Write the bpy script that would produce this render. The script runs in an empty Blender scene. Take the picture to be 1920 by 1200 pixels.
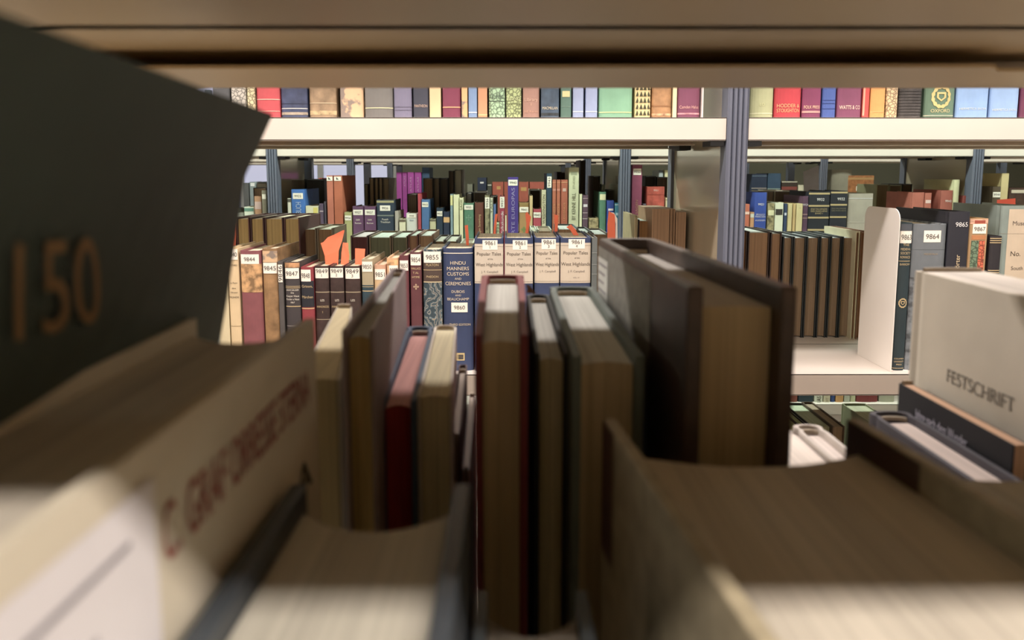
import bpy, bmesh, math, random
from math import tan, atan, sin, cos, sqrt, pi, radians
from mathutils import Vector

S = bpy.context.scene
COL = S.collection
rnd = random.Random(7)

# ------------------------------------------------------------------ camera, view, light
F = 1400.0; VX = 956.0; CY = 490.0
PH = atan(166.0 / F); CP, SP = cos(PH), sin(PH)
CAMZ = 1.60
cam_d = bpy.data.cameras.new('camera'); cam = bpy.data.objects.new('camera', cam_d); COL.objects.link(cam)
cam_d.sensor_width = 36.0; cam_d.lens = 36.0 * F / 1920.0
cam_d.shift_y = -110.0 / 1920.0
cam.location = (0, 0, CAMZ)
cam.rotation_euler = (radians(90) - PH, 0, -atan(4.0 / F))
cam_d.clip_start = 0.004; cam_d.clip_end = 50
cam_d.dof.use_dof = True; cam_d.dof.focus_distance = 1.3; cam_d.dof.aperture_fstop = 11.0
S.camera = cam
S.view_settings.view_transform = 'Standard'; S.view_settings.look = 'None'
S.view_settings.gamma = 1.0; S.view_settings.exposure = 0.0
S.view_settings.use_curve_mapping = False
S.cycles.use_denoising = True
S.cycles.max_bounces = 10; S.cycles.diffuse_bounces = 8; S.cycles.sample_clamp_indirect = 4.0
w = bpy.data.worlds.new('world'); S.world = w; w.use_nodes = True
w.node_tree.nodes['Background'].inputs[0].default_value = (0.9, 0.85, 0.75, 1)
w.node_tree.nodes['Background'].inputs[1].default_value = 0.3

def area(name, x, y, z, lx, ly, power, col):
    d = bpy.data.lights.new(name, 'AREA'); d.shape = 'RECTANGLE'; d.size = lx; d.size_y = ly
    d.energy = power; d.color = col
    o = bpy.data.objects.new(name, d); COL.objects.link(o); o.location = (x, y, CAMZ + z)
    return o
area('aisle_lamp', 0.0, 0.863, 0.562, 5.0, 0.05, 47, (1.0, 0.90, 0.85))
area('aisle_lamp', 0.0, 1.92, 0.562, 6.0, 0.05, 64, (0.87, 1.0, 0.88))
area('aisle_lamp', 0.0, 2.98, 0.562, 6.0, 0.05, 44, (0.95, 1.0, 0.86))
area('aisle_lamp', 0.0, 4.03, 0.562, 6.0, 0.05, 30, (0.95, 1.0, 0.86))
area('aisle_lamp', 0.0, -0.455, 0.562, 4.0, 0.05, 84, (1.0, 0.89, 0.80))

# ------------------------------------------------------------------ helpers
def T(y): return tan(PH + atan((y - CY) / F))
def zY(y, Y): return CAMZ - T(y) * Y                        # world height seen at row y on the plane Y
def Xp(x, y, Y): return (x - VX) * (Y * CP + T(y) * Y * SP) / F
def YofZ(y, z): return (CAMZ - z) / T(y)
def BP(x, y, X):                                             # (Y, Z) on the plane X seen at pixel
    dep = X * F / (x - VX); t = T(y); Y = dep / (CP + t * SP)
    return Y, CAMZ - t * Y

L0, L1, PIT, LIP = CAMZ - 0.3024, CAMZ + 0.0799, 0.3823, 0.033
YA0, YB0, YC0, YD0, YE0, WU = 0.02, 1.10, 2.156, 3.212, 4.268, 0.40

def lin(h):
    h = h.lstrip('#'); r = []
    for i in (0, 2, 4):
        c = int(h[i:i + 2], 16) / 255.0
        r.append(c / 12.92 if c <= 0.04045 else ((c + 0.055) / 1.055) ** 2.4)
    g = 0.2126 * r[0] + 0.7152 * r[1] + 0.0722 * r[2]; k = 0.2
    r = [v * (1 - k) + g * k for v in r]
    return (r[0], r[1], r[2], 1.0)

MATS = {}
def mat(kind, hx='808080', rough=None):
    key = (kind, hx, rough)
    if key in MATS: return MATS[key]
    m = bpy.data.materials.new(kind + '_' + hx); m.use_nodes = True
    nt = m.node_tree; N = nt.nodes; L = nt.links; b = N['Principled BSDF']
    c = lin(hx)
    b.inputs['Base Color'].default_value = c
    b.inputs['Roughness'].default_value = rough if rough is not None else 0.6
    def coords(sc):
        t = N.new('ShaderNodeTexCoord'); mp = N.new('ShaderNodeMapping'); mp.inputs['Scale'].default_value = sc
        L.new(t.outputs['Object'], mp.inputs['Vector']); return mp.outputs['Vector']
    def noise(vec, scale, detail=3):
        n = N.new('ShaderNodeTexNoise'); n.inputs['Scale'].default_value = scale; n.inputs['Detail'].default_value = detail
        L.new(vec, n.inputs['Vector']); return n.outputs['Fac']
    def ramp(fac, stops):
        r = N.new('ShaderNodeValToRGB'); e = r.color_ramp.elements
        while len(e) < len(stops): e.new(0.5)
        for i, (p, cc) in enumerate(stops): e[i].position = p; e[i].color = cc
        L.new(fac, r.inputs['Fac']); return r.outputs['Color']
    def sc(k): return (min(1, c[0] * k), min(1, c[1] * k), min(1, c[2] * k), 1)
    def bump(fac, st, dist=0.0003):
        bp = N.new('ShaderNodeBump'); bp.inputs['Strength'].default_value = st; bp.inputs['Distance'].default_value = dist
        L.new(fac, bp.inputs['Height']); L.new(bp.outputs['Normal'], b.inputs['Normal'])
    if kind == 'cloth':
        v = coords((1, 1, 1)); f = noise(v, 35, 5)
        L.new(ramp(f, [(0.25, sc(0.86)), (0.75, sc(1.14))]), b.inputs['Base Color'])
        bump(noise(v, 1400, 2), 0.25); b.inputs['Roughness'].default_value = rough or 0.62
    elif kind == 'leather':
        v = coords((1, 1, 1)); f = noise(v, 60, 8)
        L.new(ramp(f, [(0.3, sc(0.6)), (0.55, sc(1.0)), (0.8, sc(1.5))]), b.inputs['Base Color'])
        bump(noise(v, 500, 4), 0.5); b.inputs['Roughness'].default_value = rough or 0.45
    elif kind == 'page':
        v = coords((700, 6, 6)); v2 = coords((130, 2, 2)); a_ = noise(v, 1, 3); b2 = noise(v2, 1, 2)
        mx = N.new('ShaderNodeMath'); mx.operation = 'ADD'; L.new(a_, mx.inputs[0]); L.new(b2, mx.inputs[1])
        md = N.new('ShaderNodeMath'); md.operation = 'MULTIPLY'; md.inputs[1].default_value = 0.5; L.new(mx.outputs[0], md.inputs[0])
        L.new(ramp(md.outputs[0], [(0.3, sc(0.66)), (0.5, sc(0.98)), (0.7, sc(1.12))]), b.inputs['Base Color'])
        bump(a_, 0.35, 0.0004); b.inputs['Roughness'].default_value = 0.85
    elif kind == 'paper':
        v = coords((1, 1, 1)); f = noise(v, 22, 6)
        L.new(ramp(f, [(0.3, sc(0.88)), (0.7, sc(1.06))]), b.inputs['Base Color']); b.inputs['Roughness'].default_value = rough or 0.7
    elif kind == 'worn':       # spotted old paper and calf
        v = coords((1, 1, 1)); f = noise(v, 90, 9)
        L.new(ramp(f, [(0.36, sc(0.42)), (0.5, sc(1.0)), (0.66, sc(1.35))]), b.inputs['Base Color']); b.inputs['Roughness'].default_value = 0.7
    elif kind == 'mottle':
        v = coords((1, 1, 1)); f = noise(v, 150, 5)
        L.new(ramp(f, [(0.3, sc(0.78)), (0.7, sc(1.15))]), b.inputs['Base Color']); b.inputs['Roughness'].default_value = 0.6
    elif kind == 'patchy':     # leather flaked off the paper underneath
        v = coords((1, 1, 1)); f = noise(v, 30, 4)
        L.new(ramp(f, [(0.48, lin('8a7a6e')), (0.52, c)]), b.inputs['Base Color'])
    elif kind == 'marble':
        v = coords((1, 1, 1)); wv = N.new('ShaderNodeTexWave'); wv.inputs['Scale'].default_value = 28; wv.inputs['Distortion'].default_value = 16
        wv.inputs['Detail'].default_value = 3; wv.inputs['Detail Scale'].default_value = 1.6; L.new(v, wv.inputs['Vector'])
        L.new(ramp(wv.outputs['Fac'], [(0.2, sc(0.5)), (0.5, c), (0.72, lin('7d8f92')), (0.85, lin('b39a78')), (0.97, lin('3d5560'))]), b.inputs['Base Color'])
    elif kind == 'ornate':
        v = coords((1, 1, 1)); vo = N.new('ShaderNodeTexVoronoi'); vo.inputs['Scale'].default_value = 190; vo.feature = 'DISTANCE_TO_EDGE'
        L.new(v, vo.inputs['Vector'])
        L.new(ramp(vo.outputs['Distance'], [(0.06, sc(0.45)), (0.14, sc(1.25))]), b.inputs['Base Color'])
    elif kind == 'steel':
        v = coords((1, 1, 1)); f = noise(v, 7, 3)
        L.new(ramp(f, [(0.3, sc(0.96)), (0.7, sc(1.03))]), b.inputs['Base Color'])
        b.inputs['Roughness'].default_value = rough or 0.4; b.inputs['Specular IOR Level'].default_value = 0.4
    elif kind == 'gloss_panel':
        b.inputs['Roughness'].default_value = 0.2; b.inputs['Specular IOR Level'].default_value = 0.9
        b.inputs['Coat Weight'].default_value = 0.6; b.inputs['Coat Roughness'].default_value = 0.1
    elif kind == 'gold':
        b.inputs['Roughness'].default_value = 0.4; b.inputs['Metallic'].default_value = 0.25
    elif kind == 'film':
        b.inputs['Alpha'].default_value = 0.45; b.inputs['Roughness'].default_value = 0.15
        b.inputs['Specular IOR Level'].default_value = 0.9
    elif kind == 'glow':
        b.inputs['Emission Color'].default_value = c; b.inputs['Emission Strength'].default_value = rough or 1.0
    elif kind == 'floor':
        v = coords((1, 1, 1)); f = noise(v, 90, 6)
        L.new(ramp(f, [(0.3, sc(0.8)), (0.7, sc(1.15))]), b.inputs['Base Color']); b.inputs['Roughness'].default_value = 0.5
    elif kind == 'wall':
        v = coords((1, 1, 1)); f = noise(v, 3, 5)
        L.new(ramp(f, [(0.3, sc(0.94)), (0.7, sc(1.05))]), b.inputs['Base Color']); bump(noise(v, 260, 3), 0.15, 0.001)
        b.inputs['Roughness'].default_value = 0.8
    MATS[key] = m
    return m

class MB:
    def __init__(s): s.v = []; s.f = []; s.m = []; s.mats = []; s.sm = []
    def slot(s, m):
        if m not in s.mats: s.mats.append(m)
        return s.mats.index(m)
    def add(s, vs, fs, m, smooth=False):
        o = len(s.v); k = s.slot(m); s.v += [tuple(p) for p in vs]
        for f in fs: s.f.append(tuple(o + i for i in f)); s.m.append(k); s.sm.append(smooth)
    def box(s, x0, x1, y0, y1, z0, z1, m):
        vs = [(x, y, z) for z in (z0, z1) for y in (y0, y1) for x in (x0, x1)]
        s.add(vs, [(0, 2, 3, 1), (4, 5, 7, 6), (0, 1, 5, 4), (2, 6, 7, 3), (0, 4, 6, 2), (1, 3, 7, 5)], m)
    def prism(s, poly, a, b, ax, m):           # poly of 2D points in the other two axes
        def P(p, t):
            return {'x': (t, p[0], p[1]), 'y': (p[0], t, p[1]), 'z': (p[0], p[1], t)}[ax]
        n = len(poly); vs = [P(p, a) for p in poly] + [P(p, b) for p in poly]
        s.add(vs, [tuple(range(n)), tuple(range(2 * n - 1, n - 1, -1))] + [(i, (i + 1) % n, n + (i + 1) % n, n + i) for i in range(n)], m)
    def cut(s, n):
        bm = bmesh.new(); vv = [bm.verts.new(p) for p in s.v]
        for f, m in zip(s.f, s.m):
            try: bm.faces.new([vv[i] for i in f]).material_index = m
            except ValueError: pass
        es = [e for e in bm.edges if e.calc_length() > 0.02]
        bmesh.ops.subdivide_edges(bm, edges=es, cuts=n, use_grid_fill=True)
        bm.verts.index_update()
        s.v = [tuple(v.co) for v in bm.verts]; s.f = [tuple(v.index for v in f.verts) for f in bm.faces]; s.m = [f.material_index for f in bm.faces]; s.sm = [False] * len(s.f)
        bm.free()
    def build(s, name, parent=None, tf=None, loc=None, bevel=0, seg=2, cuts=0):
        if cuts: s.cut(cuts)
        base = Vector(parent.location) if parent is not None and loc is None else Vector(loc or (0, 0, 0))
        vs = [Vector(tf(*p)) if tf else Vector(p) for p in s.v]
        me = bpy.data.meshes.new(name); me.from_pydata([v - base for v in vs], [], s.f)
        for m in s.mats: me.materials.append(m)
        me.polygons.foreach_set('material_index', s.m); me.polygons.foreach_set('use_smooth', s.sm)
        bm = bmesh.new(); bm.from_mesh(me); bmesh.ops.recalc_face_normals(bm, faces=bm.faces); bm.to_mesh(me); bm.free()
        me.update()
        o = bpy.data.objects.new(name, me); COL.objects.link(o)
        if parent is not None: o.parent = parent
        elif loc: o.location = loc
        if bevel:
            b = o.modifiers.new('soft_edges', 'BEVEL'); b.width = bevel; b.segments = seg; b.limit_method = 'ANGLE'; b.angle_limit = radians(40)
        return o

_TXT = {}
def text_geo(s):
    if s in _TXT: return _TXT[s]
    cu = bpy.data.curves.new('t', 'FONT'); cu.body = s; cu.size = 1.0; cu.resolution_u = 4
    o = bpy.data.objects.new('t', cu); me = o.to_mesh()
    vs = [(v.co.x, v.co.y) for v in me.vertices]; fs = [tuple(p.vertices) for p in me.polygons]
    o.to_mesh_clear(); bpy.data.objects.remove(o); bpy.data.curves.remove(cu)
    if not vs: vs = [(0, 0), (1, 0), (0, 1)]; fs = [(0, 1, 2)]
    x0 = min(p[0] for p in vs); x1 = max(p[0] for p in vs)
    _TXT[s] = (vs, fs, x0, x1); return _TXT[s]
CAPH = 0.70

LABELS = {}
def tag(o, label=None, cat=None, group=None, kind=None):
    if label:
        n = LABELS.get(label, 0); LABELS[label] = n + 1
        o['label'] = label
    if cat: o['category'] = cat
    if group: o['group'] = group
    if kind: o['kind'] = kind
def empty(name, loc):
    o = bpy.data.objects.new(name, None); COL.objects.link(o); o.location = loc; o.empty_display_size = 0.02
    return o

# ------------------------------------------------------------------ the book builder
def book(label, xs, Ys, depth, sgn, z0, h, cover='cloth:444444', spine=None, page='d8cba8', t=0.0022, bulge=0.004, sq=0.003,
         conc=0.003, marks=(), boards=(), xf=None, group=None, name='hardback_book', tf=None, hero=False, cat='book', toppage=None, groove=True, lean=0.0, cuts=0):
    xf = xf or xs
    W = 0.5 * ((xs[1] - xs[0]) + (xf[1] - xf[0])); a = W / 2.0
    bulge = min(bulge, a * 0.7); t = min(t, a * 0.3)
    def dtf(x, y, z):
        u = (x + a) / W; v = y / depth
        X = (xs[0] + (xs[1] - xs[0]) * u) * (1 - v) + (xf[0] + (xf[1] - xf[0]) * u) * v
        return (X + lean * z, Ys + sgn * y, z0 + z)
    tf = tf or dtf
    def M(s):
        if not isinstance(s, str): return s
        k, c = s.split(':'); return mat(k, c)
    mc = M(cover); ms = M(spine) if spine else mc
    o0 = tf(0, 0, 0)
    root = empty(name, (o0[0], o0[1] + sgn * depth * 0.5, z0))
    tag(root, label, cat, group)
    def yo(x): return bulge - bulge * sqrt(max(0.0, 1 - min(1.0, (x / a) ** 2)))
    # case: outer and inner lines swept up
    g = 0.0012 if groove and W > 0.014 else 0.0
    gb = bulge + 0.002
    n = 10 if hero or W > 0.02 else 6
    arc = [(-a * cos(pi * i / n), 0) for i in range(n + 1)]
    outer = [(-a, depth), (-a, gb + 0.008), (-a + g, gb + 0.003), (-a, gb)] + [(x, yo(x)) for x, _ in arc] + [(a, gb), (a - g, gb + 0.003), (a, gb + 0.008), (a, depth)]
    ai = a - t
    def yi(x): return bulge + t * 0.8 - bulge * sqrt(max(0.0, 1 - min(1.0, (x / ai) ** 2)))
    inner = [(-ai, depth), (-ai, gb + 0.008), (-ai + g, gb + 0.003), (-ai, gb + t)] + [(x * ai / a, yi(x * ai / a)) for x, _ in arc] + [(ai, gb + t), (ai - g, gb + 0.003), (ai, gb + 0.008), (ai, depth)]
    xa_ = [p[0] for p in arc]; ya_ = [yo(x) for x in xa_]
    def yo(x):
        if x <= xa_[0] or x >= xa_[-1]: return ya_[0]
        for i_ in range(len(xa_) - 1):
            if x <= xa_[i_ + 1]: return ya_[i_] + (ya_[i_ + 1] - ya_[i_]) * (x - xa_[i_]) / (xa_[i_ + 1] - xa_[i_])
        return ya_[-1]
    mb = MB(); N_ = len(outer)
    def seg(i0, i1, m):
        k = i1 - i0 + 1; vs = []
        for i in range(i0, i1 + 1):
            for (p, z) in ((outer[i], 0), (outer[i], h), (inner[i], 0), (inner[i], h)): vs.append((p[0], p[1], z))
        fs = []
        for j in range(k - 1):
            q, r = 4 * j, 4 * (j + 1)
            fs += [(q, r, r + 1, q + 1), (q + 2, q + 3, r + 3, r + 2), (q + 1, r + 1, r + 3, q + 3), (q, q + 2, r + 2, r)]
        if i0 == 0: fs.append((0, 1, 3, 2))
        if i1 == N_ - 1: q = 4 * (k - 1); fs.append((q, q + 2, q + 3, q + 1))
        mb.add(vs, fs, m, False)
    if ms is mc: seg(0, N_ - 1, mc)
    else:
        seg(0, 1, mc); seg(1, N_ - 2, ms); seg(N_ - 2, N_ - 1, mc)
    labs = []
    def strip(B, z_0, z_1, u0, u1, m, eps):
        vs = []; e0, e1 = -a + 2 * a * u0, -a + 2 * a * u1
        xl = [e0] + [x for x in xa_ if e0 + 1e-5 < x < e1 - 1e-5] + [e1]; k = len(xl) - 1
        for x in xl:
            for z in (z_0, z_1): vs.append((x, yo(x) - eps, z))
        B.add(vs, [(2 * i, 2 * i + 2, 2 * i + 3, 2 * i + 1) for i in range(k)], m)
    def spine_text(B, s, zc, hh, m, eps, u0=0.08, u1=0.92, vert=0, span=None):
        vs, fs, x0, x1 = text_geo(s); tw = x1 - x0
        k = hh / CAPH
        if vert == 0:
            kx = min(k, (u1 - u0) * W / tw)
            ky = k if kx > k * 0.6 else k
            xc = -a + W * (u0 + u1) / 2
            P = [(xc + (p[0] - x0 - tw / 2) * kx, zc + p[1] * ky - hh / 2) for p in vs]
        else:
            kz = (span[1] - span[0]) / tw
            kx = min(hh / CAPH, W * 0.8 / CAPH)
            if vert > 0: P = [(-(p[1] - CAPH / 2) * kx, span[0] + (p[0] - x0) * kz) for p in vs]
            else: P = [((p[1] - CAPH / 2) * kx, span[1] - (p[0] - x0) * kz) for p in vs]
        B.add([(x, yo(x) - eps, z) for x, z in P], fs, m)
    Z = lambda y: zY(y, Ys + (bulge if bulge > 0.002 else 0)) - z0
    for mk in marks:
        k = mk[0]
        if k == 'band': strip(mb, Z(mk[1] + mk[2] / 2), Z(mk[1] - mk[2] / 2), 0, 1, mat('gold', mk[3]), 0.0004)
        elif k == 'blk': strip(mb, max(0.001, Z(mk[2])), min(h - 0.0005, Z(mk[1])), 0, 1, M(mk[3]) if ':' in mk[3] else mat('paper', mk[3]), 0.0003)
        elif k == 'rect': strip(mb, Z(mk[2]), Z(mk[1]), mk[3], mk[4], M(mk[5]) if ':' in mk[5] else mat('paper', mk[5]), 0.00035)
        elif k == 'txt': spine_text(mb, mk[1], Z(mk[2]), mk[3] * (Ys / F), mat('gold', mk[4]), 0.0006, *(mk[5:] if len(mk) > 5 else ()))
        elif k in ('up', 'dn'): spine_text(mb, mk[1], 0, mk[5] * (Ys / F), mat('gold', mk[4]), 0.0006, vert=1 if k == 'up' else -1, span=(Z(mk[3]), Z(mk[2])))
        elif k in ('lab', 'vlab'):
            lb = MB(); u0, u1 = (mk[4], mk[5]) if len(mk) > 5 else (0.0, 1.0)
            strip(lb, Z(mk[2]), Z(mk[1]), u0, u1, mat('paper', 'f2ecdc'), 0.0006)
            if k == 'lab':
                tk = (mk[2] - mk[1]) * 0.42
                lines = mk[3].split('|')
                zc = (mk[1] + mk[2]) / 2
                for i, s_ in enumerate(lines):
                    spine_text(lb, s_, Z(zc + (i - (len(lines) - 1) / 2) * (mk[2] - mk[1]) * 0.42), (tk if len(lines) == 1 or i == 0 else tk * 0.7) * Ys / F, mat('paper', '4a4646'), 0.0009, u0 + 0.06, u1 - 0.06)
            else: spine_text(lb, mk[3], 0, 0.006, mat('paper', '4a4646'), 0.0009, vert=1, span=(Z(mk[2] - 2), Z(mk[1] + 2)))
            labs.append(lb)
        elif k == 'tri':       # rows of small triangles
            zz = 0.004
            while zz < min(h, 0.05) - 0.008:
                for q in range(4):
                    xc = -a + W * (0.14 + 0.24 * q); mm = mat('gold', '4a4a30')
                    mb.add([(xc - .0026, yo(xc) - .0005, zz), (xc + .0026, yo(xc) - .0005, zz), (xc, yo(xc) - .0005, zz + .0075)], [(0, 1, 2)], mm)
                zz += 0.0092
        elif k == 'dia':
            zc = Z(mk[1]); r = mk[2] * Ys / F; mm = mat('gold', mk[3])
            for dx, dz in ((0, 0), (-.9, 0), (.9, 0), (0, .9), (0, -.9)):
                q = r * 0.62; vs = [(dx * r + q * cx * .8, 0, zc + dz * r + q * cz) for cx, cz in ((-1, 0), (0, -1), (1, 0), (0, 1))]
                mb.add([(x, yo(x) - .0006, z) for x, _, z in vs], [(0, 1, 2, 3)], mm)
        elif k == 'crest':     # a round wreath with a small shield inside
            zc = Z(mk[1]); r = mk[2] * Ys / F; mm = mat('gold', mk[3]); vs = []; fs = []
            for i in range(24):
                an = 2 * pi * i / 24; w_ = 0.2 + 0.1 * (i % 2)
                for rr in (r * (1 - w_), r * (1 + 0.08 * (i % 2))): vs.append((rr * cos(an) * .85, zc + rr * sin(an)))
            fs = [(2 * i, 2 * i + 1, (2 * i + 3) % 48, (2 * i + 2) % 48) for i in range(24)]
            o_ = len(vs); q = r * .42
            vs += [(-q, zc + q), (q, zc + q), (q, zc - q * .2), (0, zc - q), (-q, zc - q * .2), (-q * .6, zc + q * .6), (q * .6, zc + q * .6), (q * .6, zc - q * .1), (0, zc - q * .6), (-q * .6, zc - q * .1)]
            fs += [(o_ + i, o_ + (i + 1) % 5, o_ + 5 + (i + 1) % 5, o_ + 5 + i) for i in range(5)]
            mb.add([(x, yo(x) - .0006, z) for x, z in vs], fs, mm)
    # writing and stickers on the side boards
    def side_text(B, side, s, ya, yb, za, zb, m, eps=0.0004):
        vs, fs, x0, x1 = text_geo(s); kx = (yb - ya) / (x1 - x0); kz = (zb - za) / CAPH
        B.add([(side * (a + eps), ya + (p[0] - x0) * kx, za + p[1] * kz) for p in vs], fs, m)
    for bd in boards:
        if bd[0] == 'qtxt':
            vs, fs, x0, x1 = text_geo(bd[2]); c4 = bd[3]; pts_ = []
            for p in vs:
                s_, t_ = (p[0] - x0) / (x1 - x0), p[1] / CAPH
                yy_ = (c4[0][0] * (1 - s_) + c4[1][0] * s_) * (1 - t_) + (c4[3][0] * (1 - s_) + c4[2][0] * s_) * t_
                zz_ = (c4[0][1] * (1 - s_) + c4[1][1] * s_) * (1 - t_) + (c4[3][1] * (1 - s_) + c4[2][1] * s_) * t_
                pts_.append((bd[1] * (a + 0.0014), yy_, zz_ - z0))
            mb.add(pts_, fs, mat('paper', bd[4]))
        elif bd[0] == 'txt': side_text(mb, bd[1], bd[2], bd[3], bd[4], bd[5] - z0, bd[6] - z0, mat('gold' if len(bd) > 8 else 'paper', bd[7]))
        elif bd[0] == 'blk':
            _, side, ya, yb, za, zb, m_ = bd; x = side * (a + 0.0002) if abs(side) < 1.5 else side / 2 * (a - t - 0.0002)
            mb.add([(x, ya, za - z0), (x, yb, za - z0), (x, yb, zb - z0), (x, ya, zb - z0)], [(0, 1, 2, 3)], M(m_))
        elif bd[0] == 'stk':
            _, side, ya, yb, za, zb, hx = bd; x = side * (a + 0.0005); lb = MB()
            lb.add([(x, ya, za - z0), (x, yb, za - z0), (x, yb, zb - z0), (x, ya, zb - z0)], [(0, 1, 2, 3)], mat('paper', hx))
            nn = 5
            for i in range(nn):
                zc = za + (zb - za) * (0.88 - 0.16 * i) - z0; x2 = side * (a + 0.0007)
                lb.add([(x2, ya + (yb - ya) * .08, zc - .0006), (x2, yb - (yb - ya) * (.1 + .12 * (i % 3)), zc - .0006), (x2, yb - (yb - ya) * (.1 + .12 * (i % 3)), zc + .0006), (x2, ya + (yb - ya) * .08, zc + .0006)], [(0, 1, 2, 3)], mat('paper', '8d8a92'))
            labs.append((lb, 'paper_label'))
    co = mb.build('cover', root, tf, cuts=cuts, bevel=0.0009 if hero else 0)
    # text block
    pb = MB(); mp = mat('page', page); pa = ai - 0.0003
    k = 10 if hero else 6
    pts = []
    for i in range(k + 1):
        x = -pa + 2 * pa * i / k
        pts.append((x, gb + t * 1.3, depth - sq * 0.9 - conc * (1 - (x / pa) ** 2)))
    zt, zb_ = h - sq, min(sq, 0.002)
    vs = []
    for x, y0_, y1_ in pts: vs += [(x, y0_, zb_), (x, y1_, zb_), (x, y1_, zt), (x, y0_, zt)]
    fs = []; tfs = []
    for i in range(k):
        q, r = 4 * i, 4 * i + 4
        fs += [(q + 1, r + 1, r + 2, q + 2), (q, q + 3, r + 3, r), (q, r, r + 1, q + 1)]
        tfs.append((q + 3, q + 2, r + 2, r + 3))
    fs += [(0, 1, 2, 3), (4 * k, 4 * k + 3, 4 * k + 2, 4 * k + 1)]
    pb.add(vs, fs, mp); o_ = 0
    kk = pb.slot(mat('page', toppage) if toppage else mp)  # separate top colour; on some books the falling light is painted in
    for f in tfs: pb.f.append(f); pb.m.append(kk); pb.sm.append(False)
    pb.build('page_block', root, tf, cuts=cuts)
    for lb in labs:
        if isinstance(lb, tuple): lb[0].build(lb[1], root, tf)
        else: lb.build('call_number_label', root, tf)
    if hero and sgn < 0:      # headband at the spine end
        hb = MB(); k = 8; vs = []
        for i in range(k + 1):
            x = -ai * .92 + 2 * ai * .92 * i / k; y = yi(x) + 0.0012
            for dy, dz in ((0, 0), (0.0016, 0), (0.0016, 0.002), (0, 0.002)): vs.append((x, y + dy, zt + dz))
        hb.add(vs, [f for i in range(k) for f in [(4 * i + j, 4 * i + (j + 1) % 4, 4 * i + 4 + (j + 1) % 4, 4 * i + 4 + j) for j in range(4)]], mat('paper', 'b8a890'))
        hb.build('headband', root, tf)
    return root

# ------------------------------------------------------------------ room
def struct(name, b, m):
    q = MB(); q.box(*b, m); o = q.build(name); o['kind'] = 'structure'; return o
struct('floor', (-3.2, 4.2, -1.6, 5.3, -0.05, 0), mat('floor', '75552f'))
struct('ceiling', (-3.2, 4.2, -1.6, 5.3, 2.75, 2.8), mat('wall', 'c8c0b0'))
struct('wall_back', (-3.2, 4.2, 5.2, 5.3, 0, 2.75), mat('wall', '6f6f5c'))
struct('wall_front', (-3.2, 4.2, -1.6, -1.5, 0, 2.75), mat('wall', '8c7450'))
struct('wall_left', (-3.3, -3.2, -1.6, 5.3, 0, 2.75), mat('wall', '8c7450'))
struct('wall_right', (4.2, 4.3, -1.6, 5.3, 0, 2.75), mat('wall', '8c7450'))
q = MB(); q.box(-2.95, -0.80, 5.18, 5.196, 1.0, 2.3, mat('glow', 'b9bbd8', 0.75))  # self-glowing bluish sheet added over the paler left of the back wall
for xx in (-2.95, -2.4, -1.85, -1.3, -0.80): q.box(xx - .02, xx + .02, 5.16, 5.18, 1.0, 2.3, mat('steel', 'c9c9cc'))
o = q.build('glow_sheet_1'); o['kind'] = 'structure'

# ------------------------------------------------------------------ shelving
STEEL = mat('steel', 'd9cdc0'); BLUE = mat('steel', '646a7c', 0.38); DARK = mat('steel', '23262c', 0.5)
PX0 = 0.331; PSP = 1.012
def post(root, x, y, sgn, m=BLUE):
    # ribbed upright: four raised flutes on its outer face
    hw = 0.0155; pts = [(x - hw, y + sgn * 0.034), (x - hw, y + sgn * 0.003)]
    n = 4; s = 2 * (hw - 0.001) / n
    for i in range(n):
        xa = x - hw + 0.001 + i * s
        pts += [(xa, y + sgn * .002), (xa + s * .2, y), (xa + s * .62, y), (xa + s * .78, y + sgn * .002), (xa + s * .85, y + sgn * .0042)]
    pts += [(x + hw, y + sgn * 0.003), (x + hw, y + sgn * 0.034)]
    b = MB(); b.prism(pts, 0.0, 2.06, 'z', m); b.build('upright_post', root)
def unit(y0, ks, label, panels=(), under=False, levels=(-3, -2, -1, 0, 1, 2)):
    root = empty('library_shelving', (PX0 + PSP * (ks[0] + ks[-1]) / 2, y0 + WU / 2, 0))
    tag(root, label, 'shelving')
    for k in ks:
        x = PX0 + PSP * k
        post(root, x, y0 - 0.004, 1); post(root, x, y0 + WU + 0.004, -1)
        if k in panels:
            b = MB(); b.box(x - 0.010, x - 0.008, y0 + 0.031, y0 + WU - 0.031, 0.05, 2.05, mat('gloss_panel', 'b5a88c')); b.build('end_panel', root)
    for k in ks[:-1]:
        xa, xb = PX0 + PSP * k + 0.0165, PX0 + PSP * (k + 1) - 0.0165
        for lv in levels:
            zt = L0 + PIT * lv
            for (ya, yb) in ((y0, y0 + 0.198), (y0 + 0.202, y0 + WU)):
                b = MB()
                b.box(xa, xb, ya, yb, zt - 0.0015, zt, STEEL)
                b.box(xa, xb, ya, ya + 0.0015, zt - LIP, zt - 0.0002, STEEL); b.box(xa, xb, yb - 0.0015, yb, zt - LIP, zt - 0.0002, STEEL)
                b.box(xa, xb, ya, ya + 0.016, zt - LIP - 0.0003, zt - LIP + 0.0012, STEEL); b.box(xa, xb, yb - 0.016, yb, zt - LIP - 0.0003, zt - LIP + 0.0012, STEEL)
                b.box(xa, xb, ya + 0.06, yb - 0.06, zt - 0.012, zt - 0.0014, STEEL)
                b.build('metal_shelf', root)
                if lv in (0, 1):
                    for xs_ in (xa + 0.001, xb - 0.021):
                        b = MB(); b.box(xs_, xs_ + 0.02, ya + 0.004, ya + 0.05, zt - LIP - 0.008, zt - LIP - 0.0005, DARK)
                        b.build('shelf_bracket', root)
    return root

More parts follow.
